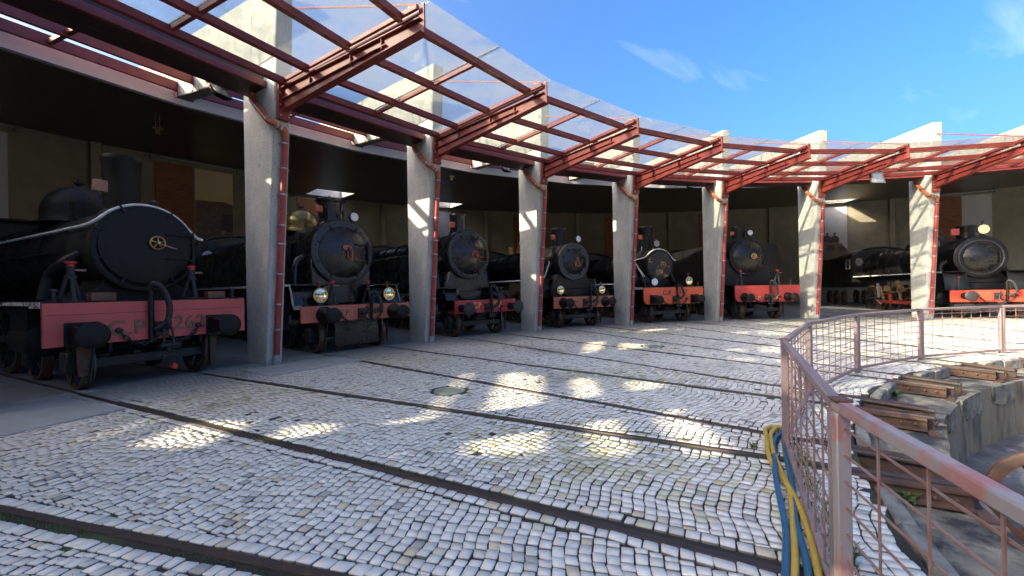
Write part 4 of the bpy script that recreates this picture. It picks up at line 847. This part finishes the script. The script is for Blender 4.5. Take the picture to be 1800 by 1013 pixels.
    for sg in (-1, 1):
        xw = sg * (cw - .36); o = MB().prism([(xw + .20 * math.cos(a), cz1 - .85 + .27 * math.sin(a)) for a in np.linspace(0, 2 * PI, 18)[:-1]], 'xz', yc0 - .015, yc0 - .001).build('cab_window', M['lens_white' if P.get('sky_win') else 'glass'], cab)  # bright panes: reflected sky painted as a white surface
        MB().tube([(xw + .21 * math.cos(a), yc0 - .016, cz1 - .85 + .28 * math.sin(a)) for a in np.linspace(0, 2 * PI, 18)[:-1]], .016, 5, closed=True).build('window_frame', bk, o)
    if P.get('sidewin'):
        for sg in (-1, 1):
            x = sg * cw; o = MB().box(min(x, x + sg * .012), max(x, x + sg * .012), yc0 + .4, yc0 + 1.0, cz1 - 1.25, cz1 - .7).build('side_window', M['glass'], cab)
            b = MB(); x2 = x + sg * .02
            for ya, yb_, za, zb_ in ((yc0 + .34, yc0 + .4, cz1 - 1.3, cz1 - .65), (yc0 + 1.0, yc0 + 1.06, cz1 - 1.3, cz1 - .65), (yc0 + .4, yc0 + 1.0, cz1 - 1.3, cz1 - 1.25), (yc0 + .4, yc0 + 1.0, cz1 - .7, cz1 - .65)): b.box(min(x, x2), max(x, x2), ya, yb_, za, zb_)
            b.build('window_frame', M['white_chipped'], o)
    if P.get('tanks'):
        xa, xb, ya, yb_, za, zb_, rr = P['tanks']
        for sg in (-1, 1):
            poly = [(xa, za), (xb, za)] + [(xb - rr + rr * math.cos(a), zb_ - rr + rr * math.sin(a)) for a in np.linspace(0, PI / 2, 7)] + [(xa, zb_)]
            MB().prism([(sg * u, v) for u, v in poly], 'xz', ya, yb_).build('side_tank', bk, t, bevel=.012)
    if P.get('tender'):
        L0, L1, tz = P['tender']; b = MB(); b.box(-1.38, 1.38, L0, L1, 1.25, tz); b.box(-1.1, 1.1, L0 + .3, L1 - .2, tz + .001, tz + .3); b.build('tender', bk, t, bevel=.05)
        for y in np.arange(L0 + .7, L1, 1.5):
            for sg in (-1, 1): wheel(t, sg * GA, y, .5, sg)
    return t

L = {}
L[1] = locomotive(1, .14, 'dusty black engine with a broad faded red beam and white arched handrail, far left', dict(black='black_dusty', beam=(-1.45, 1.45), bz=(.78, 1.445), zb=.95, bmat='beam_262', seam=1.26, buf='box', bR=.205, bdx=-.055,
    text=[('C.P.', -.43, 1.0, .35), ('262', .45, 1.03, .35)], tmat='letter_brass', tassel=True, hx=-.16, hup=.22, bar=True, ys=.98, R=.775, zc=2.385, Rd=.69, dz=.06, dish=.06, ringw=.1, nriv=0, ringm='black_dusty', doorm='black_dusty', handle='wheel', whx=.11, whz=.06, whr=.115, whm='brass', hinge=1,
    zf=1.46, wd=1.45, yr=1.0, zr=1.46, edge='all', edgem='white_chipped', saddle='flare', chim=(1.95, .285, 4.22), cflare=1.08, domes=((4.0, .60, 3.92, 'black_dusty'),), fit=((-.55, 2.5, 3.0, .42, .06, 'black_dusty'), (.0, 5.4, 3.15, .7, .26, 'black_dusty'), (.32, 1.5, 3.16, .24, .10, 'dark_iron')),
    plates=((-.42, 1.6, 3.55, .10, 'pink_plate'),), archrail='long', railm='white_paint', lead=(1.15, 3.0), yend=7.8, cab=(1.4, 1.46, 3.5), tender=(10.8, 14.2, 2.6)))
L[2] = locomotive(2, 0, 'glossy black engine with an olive brass dome and riveted salmon beam, right of nearest pillar', dict(black='black_gloss', beam=(-1.53, 1.5), bz=(.82, 1.21), zb=.99, bmat='beam_042', rivets=.155, buf='round', bR=.19,
    text=[('C.P.', -.45, 1.02, .21), ('042', .50, 1.03, .21)], tmat='letter_brass', tsx=.85, hx=.26, hup=.24, plough=True, ys=1.38, R=.86, zc=2.62, Rd=.69, dish=.14, nriv=30, ringm='ring', doorm='black_gloss', handle='hook', hinge=1,
    zf=1.225, wd=1.5, yr=.95, zr=1.75, edge='all', saddle='box', sw=.84, chim=(2.1, .30, 4.18), cflare=1.22, clid=True, domes=((3.9, .53, 4.14, 'olive_dome'),), fit=((.32, 1.95, 3.45, .45, .05, 'dark_iron'), (0, 6.4, 3.5, .35, .1, 'brass')),
    plates=((-.42, 1.8, 3.82, .085, 'orange_plate'),), lamps=((-.97, .70, 1.47, .165, 'reflector'), (.97, .70, 1.47, .165, 'reflector'), (.42, 1.5, 3.66, .13, 'lens_white')), lead=(1.25, 2.9), yend=9.2, cab=(1.45, 1.4, 3.75), sky_win=True, tanks=(.9, 1.42, 2.5, 9.1, 1.755, 2.95, .08), tender=(11.6, 13.6, 2.9)))
L[3] = locomotive(3, 0, 'black engine with a narrow red beam, yellow figures and flat disc buffers', dict(black='black_gloss', beam=(-1.21, 1.21), bz=(.79, 1.20), zb=.95, bmat='beam_070', buf='tube', bR=.215,
    text=[('C.P', -.40, 1.03, .27), ('070', .42, 1.03, .30)], tmat='letter_yellow', tsx=.8, hx=.14, hup=.38, bar=True, ys=1.55, R=.83, zc=2.76, Rd=.68, dish=.17, nriv=36, ringm='ring', doorm='black_gloss', handle='wheel', whx=.10, whr=.115, whm='orange_plate', hinge=1, hingem='iron_brown',
    zf=1.21, wd=1.2, yr=1.1, zr=1.62, saddle='flarebox', chim=(2.25, .30, 4.28), cflare=1.04, clid=True, domes=((4.6, .5, 4.0, 'black'),), fit=((-.3, 3.4, 3.5, .3, .07, 'orange_plate'), (-.3, 3.9, 3.5, .3, .05, 'brass'), (.3, 6.5, 3.6, .3, .06, 'brass')),
    plates=((-.40, 1.95, 3.84, .095, 'orange_plate'),), lead=(1.25, 3.0), yend=9.4, cab=(1.42, 1.4, 3.75), tanks=(.9, 1.4, 4.2, 9.3, 1.63, 2.9, .1), tender=(11.8, 14.5, 2.9)))
L[4] = locomotive(4, 0, 'black engine with a salmon beam, small round door and white running boards', dict(black='black', beam=(-1.39, 1.39), bz=(.78, 1.21), zb=.99, bmat='beam_754', buf='round', bR=.18,
    text=[('M.D.', -.43, 1.0, .19), ('754', .46, 1.02, .21)], tmat='letter_brass', tsx=.85, hx=.24, hup=.34, plough=False, bar=True, ys=1.22, R=.73, zc=2.60, Rd=.51, dish=.15, nriv=26, ringm='ring', doorm='black_gloss', handle='triangle', hinge=1,
    zf=1.225, wd=1.38, yr=1.5, zr=1.92, edge='side', saddle='flarebox', chim=(2.3, .31, 4.06), cflare=1.06, clid=True, domes=((5.0, .5, 4.0, 'brass'),), fit=((0, 7.0, 3.4, .35, .07, 'brass'), (.25, 7.3, 3.4, .35, .07, 'brass')),
    plates=((-.42, 2.0, 3.66, .085, 'orange_plate'),), lamps=((-.97, .70, 1.47, .15, 'reflector'), (.99, .70, 1.46, .15, 'reflector'), (.46, 1.5, 3.56, .13, 'lens_white')), lead=(1.25, 3.0), yend=10.0, cab=(1.42, 1.5, 3.75), tender=(12.6, 17.5, 3.0)))
for sg in (-1, 1): MB().prism([(sg * .84, .24), (sg * 1.0, .26), (sg * 1.03, .72), (sg * .81, .72)], 'xz', .74, .77).build('guard_plate', M['iron_brown'], L[1], bevel=.01)
t = L[4]; b = MB(); b.tube([(-1.36, 1.25, 1.95), (-1.30, .95, 2.5), (-1.30, .98, 2.58)], .022, 6); b.build('front_brace', M['white_paint'], t)
L[5] = locomotive(5, 0, 'black engine with bright orange beam and rust-blotched smokebox door', dict(black='black', beam=(-1.44, 1.42), bz=(.80, 1.50), zb=1.0, bmat='beam_357', round=True, buf='box', bR=.17,
    text=[('C.P.', -.33, 1.27, .27), ('357', .42, 1.30, .29)], tmat='letter_dark', hx=.10, hup=.02, bar=True, ys=1.55, R=.70, zc=2.48, Rd=.62, dish=.05, nriv=0, ringm='black_dusty', doorm='rust_door', handle='wheel', whx=.12, whz=.02, whr=.12, whm='brass', hinge=-1,
    zf=1.515, wd=1.44, yr=1.2, zr=1.72, edge='all', saddle='flare', chim=(2.6, .30, 4.34), cflare=1.1, domes=((4.4, .5, 3.9, 'black'),), fit=((-.45, 2.2, 3.0, .4, .05, 'dark_iron'), (.3, 5.2, 3.0, .35, .06, 'brass')),
    plates=((-.50, 2.2, 3.81, .10, 'orange_plate'),), lamps=((-.76, .75, 1.74, .16, 'lens_white'), (.92, .75, 1.77, .16, 'reflector'), (.13, 1.9, 3.50, .16, 'lens_dull')), archrail='short', railm='white_paint', lead=(1.2, 3.0), yend=8.6, cab=(1.42, 1.5, 3.6), tender=(11.2, 15.5, 2.8)) if M.setdefault('rust_door', mat('rust_blotched_door', (.022, .021, .020), (.34, .24, .08), .6, scale=2.6, lo=.56, hi=.64, c3=(.12, .05, .03), s3=8, lo3=.6, hi3=.68)) and M.setdefault('lens_dull', mat('dull_pink_lamp_glass', (.38, .30, .26), (.25, .2, .18), .25, scale=10)) else None)
MB().lathe([(0, 0.0), (0, .10), (.03, .17), (.06, .18), (.40, .18), (.42, .12), (.44, 0.0)], (-.98, 1.05, 1.80), (0, 1, 0), 22).build('air_pump', M['black'], L[5]); MB().lathe([(-.02, 0.0), (-.02, .07), (.0, .08)], (-.98, 1.05, 1.80), (0, 1, 0), 14).build('pump_cover', M['dark_iron'], L[5])
for x, z0_, z1_ in ((-1.05, 1.9, 2.35), (-1.18, 1.95, 2.55)): MB().tube([(x, 1.5, z1_), (x + .05, 1.3, (z0_ + z1_) / 2), (x + .16, 1.2, z0_)], .02, 6).build('pump_pipe', M['white_paint'], L[5])
L[6] = locomotive(6, 0, 'black side-tank engine with a plain red beam, left of the fence', dict(black='black', beam=(-1.38, 1.52), bz=(.80, 1.515), zb=1.0, bmat='beam_553', round=True, buf='round', bR=.175,
    text=[('C.P.', -.40, .97, .21), ('553', .46, .98, .21)], tmat='letter_yellow', hx=.16, hup=.12, bar=True, ys=1.78, R=.87, zc=2.85, Rd=.74, dish=.16, nriv=34, ringm='black', doorm='black_gloss', handle='wheel', whx=.14, whz=.02, whr=.115, whm='letter_yellow', hinge=0,
    zf=1.53, wd=1.45, yr=1.4, zr=1.53, saddle='box', sw=1.1, chim=(2.5, .29, 4.36), cflare=1.0, clid=True, fit=((0, 5.0, 3.6, .6, .4, 'black'),),
    plates=((-.46, 2.2, 4.0, .085, 'orange_plate'),), lamps=((.30, 2.05, 4.02, .14, 'lens_white'),), lead=(1.25, 3.2), yend=9.0, cab=(1.45, 1.54, 3.8), tanks=(.86, 1.62, 2.0, 9.0, 1.54, 3.5, .32), tender=(11.3, 13.5, 3.0)))
L[8] = locomotive(8, 0, 'large black engine with a big yellow headlamp, at the right edge', dict(black='black', beam=(-1.42, 1.42), bz=(.68, 1.165), zb=.94, bmat='beam_855', rivets=.2, buf='tube', bR=.215,
    text=[('C.P.', -.36, .96, .24), ('855', .42, .97, .26)], tmat='letter_brass', hx=.28, hup=.30, bar=True, ys=1.45, R=.87, zc=2.55, Rd=.575, dish=.12, nriv=34, ringm='black', doorm='black_gloss', hinge=1,
    zf=1.18, wd=1.4, yr=.9, zr=1.97, edge='flat', saddle='flarebox', chim=(2.35, .30, 4.0), cflare=1.1, domes=((4.6, .5, 3.8, 'black'), (6.4, .45, 3.75, 'black')), fit=((-.45, 3.4, 3.2, .35, .12, 'black'), (-.5, 8.6, 3.2, .3, .14, 'dark_iron')),
    plates=((-.47, 2.1, 3.72, .14, 'beam_262'),), lamps=((.06, 1.30, 3.72, .20, 'lens_yellow'),), lead=(1.25, 3.1), drive=(4.9, 6.5, 8.1, 9.7), yend=10.8, cab=(1.45, 1.6, 3.75), sidewin=True, tender=(13.6, 18.6, 3.1)))
t = L[8]
for a0, a1, r_ in ((0, 360, .72),):
    MB().tube(arc(0, 2.55, r_, 0, 360, 40, 1.39)[:-1], .03, 8, closed=True).build('door_ring', M['ring'], t)
MB().tube([(-1.1, .6, 1.18), (-1.1, .6, 1.66)], .016, 6).build('marker_rod', M['dark_iron'], t); MB().lathe([(-.04, 0.0), (0, .045), (.04, .0)], (-1.1, .6, 1.70), (0, 0, 1), 10).build('marker_ball', M['red_cap'], t)
MB().box(-1.25, 1.25, .60, .90, .30, .62).build('lower_step', M['dark_iron'], t, bevel=.02)
# sunlit running gear on the left side of that engine
for y, R__ in ((6.9, .46), (5.4, .46)):
    MB().prism([(y + .42 * math.cos(a) - .05, .92 + .48 * math.sin(a)) for a in np.linspace(.3, 2.9, 10)], 'yz', -1.20, -1.12).build('counterweight', M['rod'], t)
MB().bar((-1.26, 3.6, .52), (-1.26, 7.6, .48), .10, .16).build('side_frame', M['red_frame'], t, bevel=.01)
for p0, p1, m_ in (((-1.3, 7.3, 1.35), (-1.3, 6.9, .55), 'rod'), ((-1.3, 5.2, 1.55), (-1.3, 5.0, .6), 'rod'), ((-1.3, 6.9, .9), (-1.3, 4.4, 1.15), 'rod'), ((-1.32, 5.1, 1.2), (-1.32, 3.8, 1.25), 'rod'), ((-1.32, 6.1, .8), (-1.32, 6.0, .55), 'red_frame'), ((-1.3, 7.6, 1.5), (-1.3, 7.5, .7), 'clamp'), ((-1.3, 7.75, .55), (-1.3, 7.2, .35), 'clamp')):
    MB().bar(p0, p1, .07, .12, (1, 0, 0)).build('valve_rod', M[m_], t, bevel=.01)
MB().lathe([(0, .16), (.1, .16), (.12, .08)], (-1.25, 5.3, 1.5), (-1, 0, 0), 14).build('crank_cover', M['rod'], t); MB().lathe([(0, .14), (.1, .14), (.12, .07)], (-1.25, 6.15, .78), (-1, 0, 0), 14).build('crank_cover', M['red_frame'], t)

def on_loco(k, x, y, z):
    return L[k].matrix_basis @ Vector((x, y, z))
for k, x, y, z, lab, s_ in ((1, -1.08, .72, 1.462, 'red-topped screw jack on the left of the far-left engine', 1.0), (1, .60, .74, 1.462, 'red-topped screw jack on the right of the far-left engine', 1.0),
                            (2, -.62, .80, 1.228, 'red-topped screw jack beside the left lamp of the brass-domed engine', .95), (2, .50, 1.0, 1.228, 'red-topped screw jack right of the brake hose of the brass-domed engine', .95),
                            (6, -.98, .80, 1.533, 'red-topped screw jack left of the side-tank engine door', 1.05), (6, .72, .80, 1.533, 'red-topped screw jack right of the side-tank engine door', 1.05)):
    jack(on_loco(k, x, y, z), rotz(k - .5), lab, s_)
for x, lab in ((-.72, 'small wooden block beside the left screw jack on the far-left engine'), (.98, 'small wooden block beside the right screw jack on the far-left engine')):
    b = MB(); b.box(-.16, .16, -.09, .09, 0, .14); o = b.build('wooden_block', M['iron_brown'], None, bevel=.012, loc=on_loco(1, x, .70, 1.462)); o.rotation_euler = (0, 0, rotz(.5)); tag(o, lab, 'wooden block')

# ================================================================== FENCE round the pit
def fence_panel(k, lab, near=False):
    p0, p1 = pol(11.38, k), pol(11.38, k + 1); d = (p1 - p0); Ln = d.length; t = empty('fence_panel', p0, math.atan2(d.y, d.x)); tag(t, lab, 'fence', 'mesh fence panels round the turntable pit')
    m = M['fence_near'] if near else M['fence']; H = 1.02
    for x in (.035, Ln - .035): MB().box(x - .028, x + .028, -.028, .028, -.02, H - .052).build('post', m, t, bevel=.006)
    MB().box(0.002, Ln - .002, -.027, .027, H - .05, H).build('top_rail', m, t, bevel=.008)
    MB().box(.064, Ln - .064, -.02, .02, .055, .095).build('bottom_rail', M['fence'], t, bevel=.005)
    if k <= 0:
        MB().box(Ln - .072, Ln + .004, -.036, .036, H + .001, H + .012).build('post_cap', M['iron_brown'], t, bevel=.003)
    nv, nh = 7, 7
    for i in range(1, nv + 1):
        x = .06 + (Ln - .12) * i / (nv + 1) + random.uniform(-.006, .006); MB().tube([(x, .006, .09), (x + random.uniform(-.004, .004), .006, H * .5), (x, .006, H - .045)], .0055, 6).build('wire', M['wire'], t)
    for i in range(1, nh + 1):
        z = .095 + (H - .145) * i / (nh + .6); MB().tube([(.05, -.006, z), (Ln * .5, -.006 + random.uniform(-.004, .004), z + random.uniform(-.004, .004)), (Ln - .05, -.006, z)], .0055, 6).build('wire', M['wire'], t)
    return t
for k, lab in ((-1, 'nearest fence panel, its faded red top rail running off the lower right of the picture'), (0, 'fence panel seen edge-on beside the blue and yellow hoses'), (1, 'fence panel just beyond the double corner post, facing the orange-beamed engine'),
               (2, 'fence panel in front of the rusty rail ends, under the side-tank engine'), (3, 'fence panel in front of the sunlit pillar'), (4, 'fence panel in front of the right-hand engine'), (5, 'fence panel cut by the right edge of the picture'), (6, 'fence panel outside the picture on the right')):
    fence_panel(k, lab, near=(k == -1))

# ================================================================== HOSES beside the fence
HP = {'blue hose lying closest to the fence': ('hose_blue', [(-4.12, 10.66), (-4.30, 10.56), (-4.75, 10.34), (-5.3, 10.05), (-5.85, 9.79), (-6.22, 9.58), (-6.75, 9.32), (-7.5, 8.9)]),
      'yellow hose running between the two blue hoses': ('hose_yellow', [(-4.05, 10.74), (-4.34, 10.66), (-4.72, 10.46), (-5.05, 10.26), (-5.45, 10.00), (-5.95, 9.76), (-6.3, 9.60), (-6.9, 9.35), (-7.6, 8.95)]),
      'blue hose crossing over the outer yellow hose': ('hose_blue', [(-4.10, 10.62), (-4.42, 10.58), (-4.9, 10.36), (-5.3, 10.17), (-5.6, 10.01), (-6.0, 9.78), (-6.36, 9.62), (-7.0, 9.34), (-7.7, 9.0)]),
      'outermost yellow hose with a loop at the far corner post': ('hose_yellow', [(-4.0, 10.70), (-4.18, 10.78), (-4.5, 10.62), (-4.85, 10.44), (-5.15, 10.24), (-5.5, 9.95), (-5.9, 9.70), (-6.28, 9.50), (-6.8, 9.25), (-7.5, 8.85)])}
for i, (lab, (m, pts)) in enumerate(HP.items()):
    zz = .026 + .002 * i
    P_ = smooth_path([(x, y, zz + (.045 if (i == 2 and j in (3, 4)) else 0)) for j, (x, y) in enumerate(pts)], 6)
    o = MB().tube(P_, .0205, 10).build('hose', M[m]); tag(o, lab, 'hose', 'hoses along the fence')

# ================================================================== LAMPS
def floodlight(loc, rz, tilt, s, m, lab, glass):
    t = empty('floodlight', loc, rz); t.rotation_euler = (tilt, 0, rz); tag(t, lab, 'floodlight')
    b = MB(); b.hexa([(-.5 * s, 0, -.42 * s), (.5 * s, 0, -.42 * s), (.5 * s, 0, .42 * s), (-.5 * s, 0, .42 * s)], [(-.30 * s, .34 * s, -.22 * s), (.30 * s, .34 * s, -.22 * s), (.30 * s, .34 * s, .24 * s), (-.30 * s, .34 * s, .24 * s)]); b.build('housing', M[m], t, bevel=.02)
    MB().box(-.40 * s, .40 * s, -.012, -.001, -.34 * s, .30 * s).build('front_glass', M[glass], t)
    b = MB()
    for x0, x1, z0, z1 in ((-.5, -.41, -.42, .42), (.41, .5, -.42, .42), (-.409, .409, .31, .42), (-.409, .409, -.42, -.35)): b.box(x0 * s, x1 * s, -.03 * s, -.0012, z0 * s, z1 * s)
    b.build('bezel', M[m], t)
    MB().tube([(-.52 * s, .12 * s, 0), (-.52 * s, .10 * s, .55 * s), (0, .10 * s, .62 * s), (.52 * s, .10 * s, .55 * s), (.52 * s, .12 * s, 0)], .03 * s, 6).build('yoke', M['iron_brown'], t)
    return t
t = floodlight(pol(17.85, 6, .42, 5.40), rotz(6) + .22, R_(-14), .52, 'lamp_grey', 'large grey floodlight hanging from the red canopy right of the side-tank engine', 'lens_white')
for k in (1, 3, 5):
    o = floodlight(pol(22.1, k, -.42, 6.18), rotz(k) + .35, R_(-40), .42, 'black', 'black floodlight under the gutter by ' + {1: 'the nearest pillar', 3: 'the pillar left of the white-boarded engine', 5: 'the pillar left of the side-tank engine'}[k], 'glass')
    MB().tube([(0, .05, .25), (-.05, .15, .62)], .014, 6).build('arm', M['dark_iron'], o)
for i, D, x, lab in ((1, 28.0, -2.755, 'small yellowish fitting hanging from the dark ceiling, left of the nearest pillar'), (2, 26.0, 1.79, 'small fitting hanging from the dark ceiling, right of the second pillar')):
    t = empty('hanging_fitting', pol(D, i + .5, x, CZ(D))); tag(t, lab, 'ceiling fitting', 'fittings hanging from the hall ceiling')
    for q in (-.05, .05): MB().tube([(q, 0, 0), (q, 0, -.42)], .008, 5).build('hanger', M['clamp'], t)
    b = MB(); b.box(-.13, .13, -.06, .06, -.5, -.42); b.box(-.06, .06, -.05, .05, -.64, -.501); b.build('junction_box', M['letter_brass'], t, bevel=.01)

# ================================================================== TURNTABLE WHEEL in the pit
c = Vector((-2.26, 9.09, -.60)); tdir = Vector((-c.y, c.x, 0)).normalized()
t = empty('turntable_wheel', (c.x, c.y, -1.06), R_(-62)); tag(t, 'rusty iron turntable wheel standing in the pit at the right edge', 'iron wheel')
MB().lathe([(-.06, .40), (-.06, .48), (-.045, .50), (-.03, .475), (.06, .47), (.06, .40), (-.06, .40)], (0, 0, .46), (0, 1, 0), 40).build('rim', M['iron_brown'], t)
b = MB(); b.lathe([(-.08, .10), (.08, .10)], (0, 0, .46), (0, 1, 0), 14)
for q in range(6): a = q * PI / 3; b.bar((.08 * math.cos(a), 0, .46 + .08 * math.sin(a)), (.41 * math.cos(a), 0, .46 + .41 * math.sin(a)), .05, .05, (0, 1, 0))
b.build('spokes', M['iron_brown'], t)
ring_ = ring('pit_rail', 9.30, 9.37, -1.0, M['rail'])

# ================================================================== WEEDS and moss
def weed(loc, n, h, spread, lab, broad=False):
    b = MB()
    for i in range(n):
        a = random.uniform(0, 2 * PI); l = h * random.uniform(.5, 1.1); lean = spread * random.uniform(.2, 1.0); w_ = (.018 if broad else .005) * random.uniform(.7, 1.3)
        bx, by = random.uniform(-.03, .03), random.uniform(-.03, .03); d = Vector((math.cos(a), math.sin(a), 0)); s_ = Vector((-d.y, d.x, 0)); P_ = [Vector((bx, by, 0)) + d * lean * q * q + Vector((0, 0, l * (q - .35 * q * q))) for q in (0, .35, .7, 1)]
        wq = (.5, 1, .8, .05)
        vs = []
        for p_, q in zip(P_, wq): vs += [p_ - s_ * w_ * q, p_ + s_ * w_ * q]
        b.add(vs, [(0, 1, 3, 2), (2, 3, 5, 4), (4, 5, 7, 6)])
    o = b.build('weed', M['leaf'], None, loc=loc); tag(o, lab, 'weed', 'weeds in the paving'); return o
WE = [(pol(10.75, 1.75, .0, -.14), 26, .20, .20, 'leafy weed between the rusty rail ends nearest the corner post', True), (pol(10.70, 2.62, 0, -.14), 22, .16, .18, 'leafy weed under the rail ends below the second fence post', True), (pol(10.6, .82, 0, -.15), 24, .14, .16, 'green weed in the pit ledge behind the near fence', True),
      (Vector((-6.05, 9.45, 0)), 40, .22, .10, 'grassy weed growing through the near fence by the hoses', False), (Vector((-6.3, 9.40, 0)), 30, .18, .09, 'grassy weed at the bottom edge beside the near fence post', False), (Vector((-5.62, 9.70, 0)), 20, .12, .07, 'small grassy weed at the fence foot', False),
      (Vector((-4.75, 10.62, 0)), 18, .09, .06, 'small weed beside the yellow hose where the rail meets it', False)]
for loc, n, h, sp_, lab, br in WE: weed(loc, n, h, sp_, lab, br)
# the tuft by the rail at the far left
a_ = th(.5); 
weed(pol(15.6, -.5, -.80, 0), 26, .12, .10, 'small green tuft beside the rail at the lower left', False)
# moss and grass blades along the flangeways and joints near the camera: one uncountable mass
vs = []; fs = []
def blade(x, y, h):
    o_ = len(vs); a = random.uniform(0, 2 * PI); dx_, dy_ = .004 * math.cos(a), .004 * math.sin(a); lx, ly = random.uniform(-.4, .4) * h, random.uniform(-.4, .4) * h
    vs.extend([(x - dx_, y - dy_, -.02), (x + dx_, y + dy_, -.02), (x + lx, y + ly, -.02 + h)]); fs.append((o_, o_ + 1, o_ + 2))
for j in (-1, 0, 1, 2, 3):
    for sg in (-1, 1):
        for q in range(1500):
            r = random.uniform(10.9, 19); 
            if math.sin(r * 3.1 + j * 2 + sg) + math.sin(r * 1.3 + j) < .35: continue
            p = pol(r, j - .5, sg * (GA - .065) + random.gauss(0, .014)); blade(p.x, p.y, random.uniform(.015, .05))
for q in range(9000):
    r = random.uniform(10.9, 17); k_ = random.uniform(-2.5, 3.5)
    if math.sin(r * 2.3 + k_ * 7) + math.sin(r * .9 - k_ * 5) < .9: continue
    p = pol(r, k_); blade(p.x, p.y, random.uniform(.012, .032))
for q in range(1200):
    u = random.random(); x, y = -4.3 - 2.9 * u + random.gauss(0, .03), 10.45 - 1.62 * u + random.gauss(0, .03); blade(x, y, random.uniform(.02, .09))
me = bpy.data.meshes.new('moss_and_grass'); me.from_pydata(vs, [], fs); me.materials.append(M['leaf']); o = bpy.data.objects.new('moss_and_grass', me); COL.objects.link(o); o['kind'] = 'stuff'; o['label'] = 'moss and short grass in the joints and along the rails'; o['category'] = 'grass'
